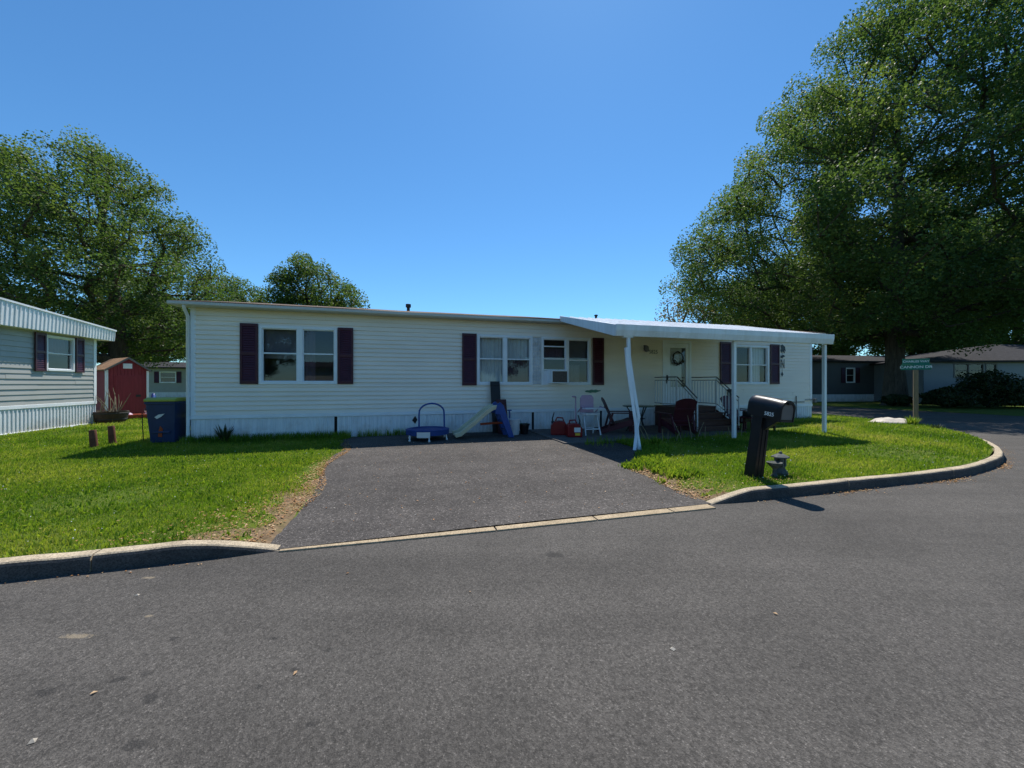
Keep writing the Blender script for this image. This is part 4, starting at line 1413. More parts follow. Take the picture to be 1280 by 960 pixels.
def make_tree(name, label, cat, loc, seed, H_, trunk_top, trunk_r, env, n_clump, n_leaf, leaf, spread, leafmat, barkmat, lean=(0, 0), group=None, shell=.38, flat=.6):
    root = thing(name, label, cat, loc, 0, group)
    nodes, par, C, tips = grow(seed, H_, trunk_top, env, n_clump, lean, shell=shell)
    n = len(nodes)
    cnt = np.zeros(n)
    for t_ in tips: cnt[t_] += 1
    for i in range(n - 1, 0, -1):
        if par[i] >= 0: cnt[par[i]] += cnt[i]
    rad = 0.016 * leaf / .2 + trunk_r * (cnt / max(cnt[0], 1)) ** 0.47
    rad = np.minimum(rad, trunk_r)
    mb = MB()
    mb.tube([nodes[i] for i in range(9)] , [max(rad[i], trunk_r * .25) * (1 + .45 * math.exp(-nodes[i][2] / (trunk_r * 1.2))) for i in range(9)], 14, cap=False)
    mb.tube([nodes[0] + np.array([0, 0, z]) for z in (-.3, 0.05, .25, .6, 1.2)], [trunk_r * f for f in (1.9, 1.6, 1.32, 1.14, 1.04)], 14, cap=False)
    for i in range(9, n):
        j = par[i]
        r1 = rad[i]; r0 = min(rad[j], rad[i] * 1.6) if cnt[j] > cnt[i] * 1.5 else rad[j]
        sides = 7 if r1 > .08 else (5 if r1 > .03 else 3)
        mb.tube([nodes[j], nodes[i]], [r0, r1], sides, cap=False)
    mb.build('trunk', barkmat, root, smooth=True)
    rng = np.random.default_rng(seed + 7)
    nl = n_clump * n_leaf
    ci = np.repeat(np.arange(n_clump), n_leaf)
    csz = rng.uniform(.65, 1.35, n_clump)
    g_ = rng.normal(size=(nl, 3)) * (spread * csz[ci])[:, None] * np.array([1, 1, flat])
    gl_ = np.linalg.norm(g_, axis=1) / spread
    g_ *= (np.minimum(1.0, 1.45 / np.maximum(gl_, .01)))[:, None]
    pos = C[ci] + g_
    pos[:, 2] -= 0.10 * (g_[:, 0] ** 2 + g_[:, 1] ** 2) / max(spread, .1)
    nrm = rng.normal(size=(nl, 3)); nrm[:, 2] = np.abs(nrm[:, 2]) * 1.0 + .35
    nrm /= np.linalg.norm(nrm, axis=1)[:, None]
    ax = np.cross(nrm, rng.normal(size=(nl, 3))); ax /= np.maximum(np.linalg.norm(ax, axis=1), 1e-6)[:, None]
    bx_ = np.cross(nrm, ax)
    s = leaf * rng.uniform(.6, 1.25, nl)[:, None]
    V = np.empty((nl, 4, 3), dtype=np.float32)
    V[:, 0] = pos - ax * s * .5
    V[:, 1] = pos - bx_ * s * .40 + ax * s * .05 + nrm * s * .10
    V[:, 2] = pos + ax * s * .5
    V[:, 3] = pos + bx_ * s * .40 + ax * s * .05 + nrm * s * .10
    F = np.arange(nl * 4).reshape(nl, 4)
    crn = rng.random(n_clump)
    rv = np.clip(.42 * rng.random(nl) + .58 * crn[ci] ** 1.3, 0, 1)
    raw_mesh('crown', V.reshape(-1, 3), F, leafmat, root, np.repeat(rv, 4))
    return root


def env_dome(zmid, Rm, up, ex, down, off=(0, 0)):
    def f(z):
        if z >= zmid: return Rm * max(0.0, 1 - (z - zmid) / up) ** (1 / ex)
        return Rm * math.sqrt(max(0.0, 1 - ((zmid - z) / down) ** 2))
    return (zmid - down * .97, zmid + up * .985, f, off)


make_tree('shade_tree', 'huge dark green spreading tree towering over side street at right', 'tree', (27.0, 27.0, -.1), 11, 30, 21, 0.52,
          env_dome(10.4, 13.6, 18.8, 1.62, 6.3, (.7, 0)), 1020, 390, .155, .76, 'leaf_big', 'bark', shell=.42)
make_tree('shade_tree', 'broad leafy tree rising behind red shed at left', 'tree', (-24.3, 24.0, 0), 23, 17, 11.5, 0.50,
          env_dome(7.6, 9.2, 8.7, 1.75, 5.2, (-2.4, 0)), 500, 330, .13, .62, 'leaf', 'bark', lean=(-1.4, 0))
mid = make_tree('shade_tree', 'smaller round leafy tree peeking above roof left of centre', 'tree', (-21.5, 41.0, 0), 31, 15, 10, 0.30,
          env_dome(9.0, 5.4, 5.8, 2.2, 6.0), 200, 230, .20, .66, 'leaf', 'bark')
make_tree('budding_tree', 'pale sparsely budding tree just left of the huge tree', 'tree', (21.5, 46.0, 0), 41, 13, 8, 0.22,
          env_dome(8.0, 4.6, 6.6, 2.0, 5.0), 90, 46, .26, .95, 'leaf_pale', 'bark_grey')
for i, (x, y, s_, rz, lab) in enumerate([(-38.5, 54, 1.08, 1.0, 'distant tree filling gap between big left tree and smaller tree'), (38, 46, 1.35, 2.0, 'distant tree behind slate grey home left of big trunk'), (58, 44, 1.5, 3.1, 'distant tree rising behind right half of white house roof'),
                                  (48, 43, 1.45, 4.4, 'distant tree right of big trunk behind white house'), (-46, 46, 1.0, .4, 'distant tree behind grey home at left edge'), (-39.5, 44, .8, 5.4, 'distant tree behind grey home beyond red shed'),
                                  (68, 42, 1.5, .9, 'distant tree at right border behind white house'), (28.5, 44, 1.0, 2.9, 'distant tree low behind far right end of cream home'), (42.5, 41, .95, 5.9, 'distant tree low between slate grey home and white house')]):
    c = copy_tree(mid)
    c.location = (x, y, 0); c.rotation_euler = (0, 0, rz); c.scale = (s_, s_, s_)
    c['label'] = lab
    c['group'] = 'distant trees behind the homes'
# trees on the far side of the street, behind the camera: mirrored in the windows
for i, (x, y, s_, rz) in enumerate([(-19, -21, .8, .7), (-7, -30, .9, 2.6), (6, -29, .75, 4.0), (20, -24, .95, 5.2)]):
    c = copy_tree(mid)
    c.location = (x, y, 0); c.rotation_euler = (0, 0, rz); c.scale = (s_, s_, s_ * .9)
    c['label'] = ['leafy tree across the street, mirrored in the leftmost window', 'leafy tree across the street behind mobile home, mirrored left', 'leafy tree across the street behind mobile home, mirrored right', 'biggest leafy tree across the street, beyond the driveway side'][i]
    c['group'] = 'trees across the street'


def shrub(name, label, loc, rx, ry, hz, n, leaf, mat, seed, group=None):
    root = thing(name, label, 'shrub', loc, 0, group)
    rng = np.random.default_rng(seed)
    d = rng.normal(size=(n, 3)); d /= np.linalg.norm(d, axis=1)[:, None]
    r = rng.random(n) ** .3
    bump_ = 1 + .18 * np.sin(d[:, 0] * 5 + seed) * np.sin(d[:, 1] * 6 + 2 * seed) + .1 * np.sin(d[:, 2] * 9 + seed)
    pos = d * (r * bump_)[:, None] * np.array([rx, ry, hz * .55]); pos[:, 2] += hz * .5
    pos[:, 2] = np.maximum(pos[:, 2], .03)
    nrm = rng.normal(size=(n, 3)) + d; nrm /= np.linalg.norm(nrm, axis=1)[:, None]
    ax = np.cross(nrm, rng.normal(size=(n, 3))); ax /= np.linalg.norm(ax, axis=1)[:, None]
    bx_ = np.cross(nrm, ax)
    s = leaf * rng.uniform(.6, 1.3, n)[:, None]
    V = np.stack([pos - ax * s * .5, pos - bx_ * s * .25, pos + ax * s * .5, pos + bx_ * s * .25], 1)
    raw_mesh('foliage', V.reshape(-1, 3), np.arange(n * 4).reshape(n, 4), mat, root, np.repeat(rng.random(n), 4))
    mb = MB()
    rr = random.Random(seed)
    for k in range(9):
        a = rr.random() * 6.28
        mb.tube([(0.05 * math.cos(a), .05 * math.sin(a), -.02), (rx * .3 * math.cos(a), ry * .3 * math.sin(a), hz * .4), (rx * .6 * math.cos(a), ry * .6 * math.sin(a), hz * .75)], [.03, .02, .008], 5)
    mb.build('stem', 'bark', root)
    return root
for i, (x, y, rx, ry, hz, lab) in enumerate([(27.3, 24.0, 1.3, 1.1, 1.1, 'low dark rounded shrub left of the tall hedge bush'), (30.0, 24.2, 1.7, 1.4, 2.1, 'tall dark evergreen bush under windows of white house'),
                                             (33.0, 24.4, 1.9, 1.4, 1.75, 'wide dark evergreen bush at right edge of picture'), (35.8, 24.6, 1.9, 1.4, 1.85, 'dark evergreen bush cut off by the right border'), (25.6, 25.6, .8, .7, .7, 'small dark shrub at base of big trunk')]):
    shrub('evergreen_shrub', lab, (x, y, -.02), rx, ry, hz, 9000, .15, 'hedge', 50 + i, 'evergreen shrubs before white house')


# ------------------------------------------------------------------ bin and left garden pieces
t = thing('wheelie_bin', 'dark blue wheelie bin with lime lid beside home corner', 'bin', H(-.52, .18, 0), ROT + R(-6))
t.scale = (.80, .86, 1.0)
mb = MB()
def taper_box(mb, x0, x1, y0, y1, z0, X0, X1, Y0_, Y1_, z1):
    mb.add([(x0, y0, z0), (x1, y0, z0), (x1, y1, z0), (x0, y1, z0), (X0, Y0_, z1), (X1, Y0_, z1), (X1, Y1_, z1), (X0, Y1_, z1)],
           [(0, 3, 2, 1), (4, 5, 6, 7), (0, 1, 5, 4), (1, 2, 6, 5), (2, 3, 7, 6), (3, 0, 4, 7)])
taper_box(mb, -.31, .31, -.29, .33, .03, -.38, .38, -.38, .38, .96)
mb.box(-.40, .40, -.40, .40, .93, .985)
mb.box(-.22, .22, -.345, -.32, .25, .30)
mb.build('body', 'bin_blue', t, bevel=.02)
mb = MB()
mb.prism([(-.42, .99), (.42, .99), (.42, 1.03), (.30, 1.075), (-.30, 1.085), (-.42, 1.04)], 'x', -.40, .40)
mb.build('lid', 'bin_lid', t, bevel=.015)
for x in (-.30, .30):
    mb = MB(); mb.M = Matrix.Translation((x, .33, .12)) @ Matrix.Rotation(R(90), 4, 'Y'); mb.lathe([(.05, -.03), (.12, -.03), (.12, .03), (.05, .03)], 18); mb.build('wheel', 'black_plastic', t)
mb = MB(); mb.tube([(-.3, .44, .9), (-.3, .5, .96), (.3, .5, .96), (.3, .44, .9)], .018, 8); mb.build('handle', 'bin_blue', t)
mb = MB(); mb.M = Matrix.Rotation(R(5.5), 4, 'X'); mb.prism([(-.16, .66), (-.06, .72), (.10, .74), (-.0, .665), (-.1, .62)], 'y', -.299, -.285); mb.build('emblem', 'label_white', t)
mb = MB(); mb.M = Matrix.Rotation(R(5.5), 4, 'X'); mb.prism([(-.10, .20), (.0, .19), (.03, .38), (-.03, .45), (-.08, .33)], 'y', -.299, -.285); mb.build('emblem', 'orange', t)

for (tt, yy, h_, lab) in ((-1.60, -.42, .40, 'nearer of two rusty brown posts in grass, left of the bin'), (-1.61, .16, .43, 'farther of two rusty brown posts in grass, closest to bin')):
    p = thing('stub_post', lab, 'post', H(tt, yy, 0), .3, 'rusty posts in the grass')
    mb = MB(); mb.lathe([(.068, -.05), (.066, .08), (.062, h_ - .02), (.056, h_), (.04, h_), (.038, h_ - .05)], 16); mb.M = Matrix.Identity(4)
    o = mb.build('pipe', 'rust', p, smooth=True)
    mb = MB(); mb.lathe([(.074, 0), (.078, .02), (.074, .05)], 16); mb.build('collar', 'rust', p, smooth=True)
    p.rotation_euler = (R(2), R(-3), .3)
p = thing('garden_stake', 'thin dark metal stake standing in grass beside the bin', 'stake', H(-1.18, .42, 0), 0)
mb = MB(); mb.tube([(.02, 0, -.05), (0, 0, .3), (-.015, 0, .66)], .010, 6); mb.build('rod', 'iron', p)
mb = MB(); mb.tube([(-.015, 0, .64), (-.03, 0, .68), (-.0, 0, .70), (.01, 0, .66)], .008, 6); mb.build('hook', 'iron', p)

t = thing('barrel_planter', 'dark half barrel planter with bare twigs at corner of grey home', 'planter', (-14.55, 13.9, 0), 0)
mb = MB(); mb.lathe([(.40, 0), (.46, .10), (.50, .25), (.52, .42), (.48, .42), (.46, .36), (.02, .36)], 28); mb.build('tub', 'barrel', t, smooth=True)
for z_, r_ in ((.12, .475), (.33, .52)):
    mb = MB(); mb.lathe([(r_, z_), (r_ + .008, z_ + .005), (r_ + .008, z_ + .035), (r_, z_ + .04)], 28); mb.build('hoop', 'iron', t)
mb = MB()
rr = random.Random(8)
for k in range(14):
    a = rr.random() * 6.28; l = rr.uniform(.25, .95)
    x0, y0 = .22 * math.cos(a), .22 * math.sin(a)
    x1, y1 = x0 + rr.uniform(-.35, .45), y0 + rr.uniform(-.3, .3)
    mb.tube([(x0, y0, .34), ((x0 + x1) / 2 + .04, (y0 + y1) / 2, .34 + l * .55), (x1, y1, .34 + l)], [.016, .012, .005], 5)
mb.build('twigs', 'straw', t)
t = thing('brush_pile', 'low heap of dark brush between planter and grey home', 'brush pile', (-15.3, 14.2, 0), 0)
mb = MB()
for k in range(90):
    a = rr.random() * 6.28; r_ = rr.random() * .55
    c = Vector((r_ * math.cos(a), r_ * math.sin(a) * .7, rr.uniform(.03, .42 - r_ * .4))); d = Vector((rr.uniform(-.4, .4), rr.uniform(-.4, .4), rr.uniform(-.12, .12)))
    mb.tube([c - d, c + d * .2 + Vector((0, 0, .03)), c + d], [.014, .012, .004], 4)
mb.build('sticks', 'bark', t)

t = thing('sand_tray', 'flat red toy tray lying on grass before shed door', 'toy', (-15.15, 15.5, 0.03), SHR)
mb = MB(); mb.box(-.45, .5, -.3, .3, .02, .06); mb.box(-.45, .5, -.3, -.26, .06, .16); mb.box(-.45, .5, .26, .3, .06, .16); mb.box(-.45, -.41, -.26, .26, .06, .16); mb.box(.46, .5, -.26, .26, .06, .16); mb.build('tray', 'orange', t, bevel=.015)
mb = MB(); mb.lathe([(.10, 0), (.13, .06), (.08, .14), (.02, .17)], 14, (-.2, 0, .06)); mb.build('bucket_mould', 'pink', t, smooth=True)
t = thing('toy_figure', 'small pale toy figure standing at right end of red tray', 'toy', (-14.95, 15.75, 0.03), SHR)
mb = MB(); mb.lathe([(.07, 0), (.09, .05), (.06, .16), (.04, .2), (.075, .25), (.07, .33), (.02, .38)], 14); mb.build('body', 'pale_plastic', t, smooth=True)
mb = MB(); mb.lathe([(.085, .29), (.08, .33), (.045, .40), (.01, .41)], 14); mb.build('cap', 'maroon', t, smooth=True)
t = thing('rocking_toy', 'blue and white ride on toy beside right edge of shed', 'toy', (-17.05, 18.25, 0.02), R(128))
t.scale = (.85, .85, .85)
mb = MB()
for y in (-.16, .16):
    mb.tube([(-.4, y, .22), (-.25, y, .06), (0, y, .02), (.25, y, .06), (.4, y, .22)], .03, 8)
    mb.tube([(-.2, y, .06), (-.1, y * .6, .45)], .025, 6); mb.tube([(.2, y, .06), (.12, y * .6, .45)], .025, 6)
mb.build('rocker', 'pale_plastic', t)
mb = MB(); mb.lathe([(.02, -.4), (.15, -.33), (.19, 0), (.16, .3), (.02, .38)], 14); 
for i, v in enumerate(mb.v): mb.v[i] = (v[2], v[1], v[0] + .55)
mb.tube([(.25, 0, .6), (.42, 0, .95), (.5, 0, 1.05)], [.13, .1, .07], 10); mb.tube([(.42, 0, 1.02), (.66, 0, .92)], [.09, .06], 10)
mb.build('body', 'blue_toy', t, smooth=True)


# ------------------------------------------------------------------ toys and clutter along the house
t = thing('mini_trampoline', 'small blue round toddler trampoline with arched handle bar', 'trampoline', H(5.46, -1.10, 0.015), ROT)
RT = .50
mb = MB()
ringp = [(RT * math.cos(a), RT * math.sin(a), .24) for a in [2 * math.pi * k / 32 for k in range(33)]]
mb.tube(ringp, .022, 8)
mb.build('frame', 'iron', t, smooth=True)
mb = MB()
mb.lathe([(RT + .03, .235), (RT + .035, .262), (RT - .01, .275), (RT - .11, .268), (RT - .11, .255)], 36)
mb.build('pad', 'blue_mat', t, smooth=True)
mb = MB(); mb.lathe([(RT - .105, .248), (RT - .105, .252), (.2, .246), (.01, .244)], 36); mb.build('mat', 'black_board', t, smooth=True)
mb = MB(); mb.lathe([(RT + .028, .14), (RT + .034, .24)], 36); mb.f = mb.f[:-2]; mb.mi = mb.mi[:-2]; mb.build('skirt', 'blue_mat', t, smooth=True)
for k in range(6):
    a = R(30 + 60 * k)
    mb = MB(); mb.tube([(RT * .97 * math.cos(a), RT * .97 * math.sin(a), .24), (RT * 1.03 * math.cos(a), RT * 1.03 * math.sin(a), .0)], .016, 8)
    leg = mb.build('leg', 'white_metal', t)
    mb = MB(); mb.lathe([(.025, 0), (.028, .03), (.02, .05)], 10, (RT * 1.03 * math.cos(a), RT * 1.03 * math.sin(a), -.01)); mb.build('foot', 'pale_plastic', leg)
mb = MB()
hp = [(-.36, -.36, .2), (-.34, -.35, .72)]
hp = [(-.20, .30, .22), (-.20, .30, .60)] + [(.12 - .32 * math.cos(a), .30, .64 + .24 * math.sin(a)) for a in [math.pi * k / 12 for k in range(1, 12)]] + [(.44, .30, .60), (.44, .24, .22)]
mb.tube(hp, .022, 8); mb.build('handle_bar', 'blue_toy', t, smooth=True)
mb = MB(); a0, a1 = R(238), R(272)
for k in range(8):
    p, q = a0 + (a1 - a0) * k / 8, a0 + (a1 - a0) * (k + 1) / 8
    rq = RT + .040
    mb.quad((rq * math.cos(p), rq * math.sin(p), .10), (rq * math.cos(q), rq * math.sin(q), .10), (rq * math.cos(q), rq * math.sin(q), .235), (rq * math.cos(p), rq * math.sin(p), .235))
mb.build('label_panel', 'label_white', t)

t = thing('toddler_slide', 'beige plastic toddler slide with blue ladder leaning by dark boards', 'slide', H(6.80, -1.12, 0.012), ROT)
t.scale = (.86, 1.15, 1)
# chute from lower left up to the ladder at right
mb = MB()
P0, P1 = Vector((-.62, 0, .07)), Vector((.36, 0, .74))
hw = .22
prof = [(-hw - .03, .0), (-hw - .03, .12), (-hw, .14), (-hw + .03, .12), (-hw + .04, .04), (hw - .04, .04), (hw - .03, .12), (hw, .14), (hw + .03, .12), (hw + .03, 0)]
path = [(-.78, .05), (-.62, .08), (-.2, .36), (.22, .66), (.36, .73), (.50, .74)]
vs = []; fs = []
for (x, z) in path:
    for (y, h_) in prof: vs.append((x - h_ * .35, y, z + h_ * .8))
m = len(prof)
for i in range(len(path) - 1):
    for k in range(m):
        fs.append((i * m + k, i * m + (k + 1) % m, (i + 1) * m + (k + 1) % m, (i + 1) * m + k))
fs.append(tuple(range(m))[::-1]); fs.append(tuple((len(path) - 1) * m + k for k in range(m)))
mb.add(vs, fs); mb.build('chute', 'beige_toy', t, bevel=.008)
mb = MB()
for y in (-.23, .23):
    mb.add([(.38, y - .035, .62), (.44, y - .035, .86), (.54, y - .035, .92), (.64, y - .035, .84), (.98, y - .035, .0), (.80, y - .035, .0), (.52, y - .035, .6),
            (.38, y + .035, .62), (.44, y + .035, .86), (.54, y + .035, .92), (.64, y + .035, .84), (.98, y + .035, .0), (.80, y + .035, .0), (.52, y + .035, .6)],
           [(0, 1, 2, 3, 4, 5, 6)[::-1], (7, 8, 9, 10, 11, 12, 13)] + [(i, (i + 1) % 7, 7 + (i + 1) % 7, 7 + i) for i in range(7)])
lad = mb.build('ladder', 'blue_toy', t, bevel=.015)
for k in range(3):
    s_ = .2 + k * .25
    mb = MB(); mb.box(.90 - s_ * .42 - .06, .90 - s_ * .42 + .05, -.195, .195, s_ * .85, s_ * .85 + .05); mb.build('rung', 'blue_toy', lad, bevel=.01)
mb = MB(); mb.tube([(.0, .0, .34), (.42, 0, .36), (.72, .0, .36)], .03, 8); mb.build('brace', 'orange', t)

for (x, yb_, yt_, h_, wd, mt, nm, lab) in ((7.44, -.42, -.10, 1.50, .28, 'black_board', 'leaning_board', 'tall black board leaning on front wall behind blue ladder'), (7.58, -.58, -.25, 1.00, .30, 'maroon_dark', 'leaning_board', 'shorter dark maroon board leaning beside tall black board')):
    t = thing(nm, lab, 'board', H(x, yb_, .01), ROT)
    ang = math.atan2(yt_ - yb_, h_)
    mb = MB(); mb.M = Matrix.Rotation(-ang, 4, 'X'); mb.box(-wd / 2, wd / 2, 0, .035, 0, h_); mb.build('panel', mt, t, bevel=.006)
    mb = MB(); mb.M = Matrix.Rotation(-ang, 4, 'X'); mb.box(-wd / 2 + .03, wd / 2 - .03, -.012, 0, h_ * .46, h_ * .52); mb.box(-wd / 2 + .03, wd / 2 - .03, -.012, 0, .08, .14); mb.box(-wd / 2 + .03, wd / 2 - .03, -.012, 0, h_ - .12, h_ - .06); mb.build('batten', mt, t, bevel=.004)

t = thing('bucket', 'white plastic bucket standing right of blue ladder', 'bucket', H(7.80, -.85, .01), ROT)
mb = MB(); mb.lathe([(.125, 0), (.135, .02), (.165, .40), (.178, .40), (.178, .43), (.16, .43), (.13, .05), (.01, .04)], 28); mb.build('pail', 'pale_plastic', t, smooth=True)
mb = MB(); mb.tube([(.178 * math.cos(a), -.02 - .16 * math.sin(a) * .6, .38 - .16 * math.sin(a)) for a in [math.pi * k / 12 for k in range(13)]], .006, 6); mb.build('handle', 'iron', t)
t = thing('garden_spade', 'blue handled tool standing behind the white bucket', 'tool', H(7.78, -.5, .01), ROT)
mb = MB(); mb.tube([(0, 0, .0), (.0, .05, .62)], .02, 8); mb.build('shaft', 'blue_toy', t)
mb = MB(); mb.tube([(-.06, .055, .64), (.06, .055, .64)], .018, 8); mb.build('grip', 'blue_toy', t)
t = thing('plant_pot', 'small dark plant pot next to white bucket', 'pot', H(8.12, -.75, .01), ROT)
mb = MB(); mb.lathe([(.10, 0), (.14, .24), (.16, .24), (.16, .28), (.14, .28), (.12, .22), (.01, .21)], 24); mb.build('pot', 'black_plastic', t, smooth=True)
mb = MB()
for k in range(16):
    a = rr.random() * 6.28; l = rr.uniform(.06, .14)
    mb.quad((.05 * math.cos(a), .05 * math.sin(a), .21), (.07 * math.cos(a) + .01, .07 * math.sin(a), .25), (.1 * math.cos(a), .1 * math.sin(a), .21 + l), (.07 * math.cos(a) - .01, .07 * math.sin(a), .25))
mb.build('leaves', 'leaf', t)


def fuel_can(label, loc, rz, s=1.0, with_label=True):
    t = thing('fuel_can', label, 'fuel can', loc, rz, 'red fuel cans on the drive')
    mb = MB()
    prof = [(-.17, 0), (.17, 0), (.18, .03), (.18, .22), (.10, .31), (-.02, .33), (-.15, .31), (-.18, .24), (-.18, .03)]
    mb.prism([(x * s, z * s) for x, z in prof], 'y', -.12 * s, .12 * s)
    mb.build('body', 'red', t, bevel=.022, seg=3)
    mb = MB(); mb.tube([(-.12 * s, 0, .31 * s), (-.10 * s, 0, .39 * s), (.03 * s, 0, .40 * s), (.07 * s, 0, .32 * s)], .018 * s, 8); mb.build('handle', 'red', t, smooth=True)
    mb = MB(); mb.lathe([(.035 * s, .26 * s), (.035 * s, .31 * s), (.03 * s, .32 * s)], 12, (.135 * s, 0, 0)); mb.tube([(.135 * s, 0, .31 * s), (.14 * s, 0, .38 * s), (.10 * s, 0, .52 * s)], [.02 * s, .016 * s, .012 * s], 8); mb.build('spout', 'black_plastic', t, smooth=True)
    if with_label:
        mb = MB(); mb.box(-.02 * s, .13 * s, -.124 * s, -.121 * s, .12 * s, .23 * s); mb.build('label_panel', 'label_white', t)
        mb = MB(); mb.box(-.0 * s, .12 * s, -.124 * s, -.121 * s, .04 * s, .10 * s); mb.build('warning_panel', 'label_yellow', t)
    return t
fuel_can('plain red fuel can with raised spout, closest to house wall', H(8.90, -1.35, .035), ROT + R(160), 1.15, False)
fuel_can('red fuel can with white and yellow label, nearest the street', H(9.12, -1.85, .035), ROT + R(-12), 1.08, True)

t = thing('toy_high_chair', 'pale pink and white toy high chair behind the fuel cans', 'toy chair', H(9.72, -1.55, .035), ROT)
mb = MB()
for x in (-.22, .22):
    mb.tube([(x, -.22, 0), (x * .85, -.05, .55)], .02, 8); mb.tube([(x, .22, 0), (x * .85, .0, .55)], .02, 8)
mb.tube([(-.21, -.18, .16), (.21, -.18, .16)], .018, 8); mb.tube([(-.21, .18, .16), (.21, .18, .16)], .018, 8)
mb.build('legs', 'pale_plastic', t, smooth=True)
mb = MB(); mb.box(-.21, .21, -.2, .16, .53, .59); mb.build('seat', 'pale_plastic', t, bevel=.02)
mb = MB(); mb.prism([(-.20, .59), (.20, .59), (.20, .98), (.14, 1.06), (-.14, 1.06), (-.20, .98)], 'y', .13, .18); mb.build('backrest', 'pink', t, bevel=.015)
mb = MB(); mb.prism([(-.27, -.36), (.27, -.36), (.30, -.2), (.24, -.02), (-.24, -.02), (-.30, -.2)], 'z', .70, .73); mb.build('tray', 'pale_plastic', t, bevel=.01)
for x in (-.27, .27):
    mb = MB(); mb.tube([(x, .15, .6), (x, -.1, .76), (x, -.3, .72)], .016, 8); mb.build('arm', 'pink', t, smooth=True)
mb = MB(); mb.tube([(-.33, .16, 0), (-.33, .16, .60), (-.36, .1, 1.02)], .018, 8); mb.tube([(-.36, .1, 1.02), (-.50, .0, 1.03)], .02, 8); mb.build('push_bar', 'pink', t, smooth=True)


def adirondack(label, loc, rz, mat='maroon'):
    """front faces local -y"""
    t = thing('adirondack_chair', label, 'garden chair', loc, rz, 'maroon garden chairs on the patio')
    mb = MB()
    for k in range(6):
        s_ = k / 5
        y = -.30 + .52 * s_; z = .38 - .12 * s_
        mb.M = Matrix.Translation((0, y, z)) @ Matrix.Rotation(R(-13), 4, 'X'); mb.box(-.27, .27, -.046, .046, 0, .022)
    mb.build('seat', mat, t, bevel=.004)
    mb = MB()
    nsl = 7
    tilt = R(-24)
    for k in range(nsl):
        x = -.27 + .54 * (k + .5) / nsl
        top = .55 + .27 * math.sqrt(max(0, 1 - (x / .36) ** 2))
        spread = 1.0 + .12
        mb.M = Matrix.Translation((0, .22, .24)) @ Matrix.Rotation(tilt, 4, 'X')
        w_ = .54 / nsl / 2 - .001
        tl = .55 + .27 * math.sqrt(max(0, 1 - ((x - w_) / .36) ** 2)); tr = .55 + .27 * math.sqrt(max(0, 1 - ((x + w_) / .36) ** 2))
        mb.prism([(x * .9 - w_, 0), (x * .9 + w_, 0), (x * spread + w_ * 1.15, tr), (x * spread - w_ * 1.15, tl)], 'y', -.011, .011)
    mb.M = Matrix.Translation((0, .22, .24)) @ Matrix.Rotation(tilt, 4, 'X'); mb.box(-.28, .28, .012, .035, .12, .18); mb.box(-.30, .30, .012, .035, .48, .53)
    mb.build('backrest', mat, t, bevel=.004)
    for x in (-.34, .34):
        mb = MB(); mb.prism([(x - .07, -.42), (x + .07, -.42), (x + .08, -.30), (x + .045, .34), (x - .045, .34), (x - .08, -.30)], 'z', .555, .58); mb.build('armrest', mat, t, bevel=.006)
        mb = MB(); mb.box(x * .88 - .018, x * .88 + .018, -.36, -.25, 0, .555); mb.build('leg', mat, t, bevel=.004)
        mb = MB(); mb.prism([(-.36, .28), (-.36, .40), (-.2, .40), (.62, .09), (.68, 0), (.55, 0)], 'x', x * .80 - .014, x * .80 + .014); mb.build('leg', mat, t, bevel=.004)
        mb = MB(); mb.bar((x * .95, .30, .555), (x * .82, .42, .14), .03, .05); mb.build('arm_bracket', mat, t)
    return t
adirondack('maroon slatted garden chair seen from its side, left of round table', H(10.78, -1.45, .035), ROT + R(68))
adirondack('maroon slatted garden chair seen from behind, in front of steps', H(12.05, -2.10, .035), ROT + R(172))
adirondack('maroon slatted garden chair behind right stair rail', H(15.02, -1.45, .035), ROT + R(8))

t = thing('patio_table', 'small round dark green metal patio table behind buckled post', 'table', H(11.40, -1.35, .035), ROT)
mb = MB(); mb.lathe([(.02, .715), (.44, .715), (.455, .72), (.455, .74), (.44, .745), (.02, .745)], 36); mb.build('tabletop', 'green_glass', t, smooth=True)
for k in range(3):
    a = R(30 + 120 * k)
    mb = MB(); mb.tube([(.34 * math.cos(a), .34 * math.sin(a), .715), (.17 * math.cos(a), .17 * math.sin(a), .45), (.16 * math.cos(a), .16 * math.sin(a), .3), (.36 * math.cos(a), .36 * math.sin(a), 0)], .018, 8); mb.build('leg', 'iron', t, smooth=True)
mb = MB(); mb.tube([(.16 * math.cos(a), .16 * math.sin(a), .37) for a in [2 * math.pi * k / 20 for k in range(21)]], .012, 6); mb.build('brace_ring', 'iron', t, smooth=True)

t = thing('garden_bench', 'low maroon bench with dark cushion right of middle porch post', 'bench', H(14.85, -2.25, .035), ROT)
t.scale = (.72, .8, .95)
mb = MB()
for k in range(4): mb.box(-.75, .62, -.22 + k * .11, -.125 + k * .11, .40, .44)
mb.build('seat', 'maroon', t, bevel=.006)
mb = MB(); mb.box(-.72, .58, -.24, -.2, .28, .39); mb.box(-.72, .58, .18, .22, .28, .39); mb.build('apron', 'grey_plastic', t)
for x in (-.66, .5):
    for y in (-.17, .15):
        mb = MB(); mb.box(x - .03, x + .03, y - .03, y + .03, 0, .40); mb.build('leg', 'maroon_dark', t)
mb = MB(); mb.prism([(-.72, .445), (-.3, .445), (-.16, .50), (.1, .60), (.12, .63), (-.2, .60), (-.72, .60)], 'y', -.18, .18); mb.build('cushion', 'black_board', t, bevel=.02)

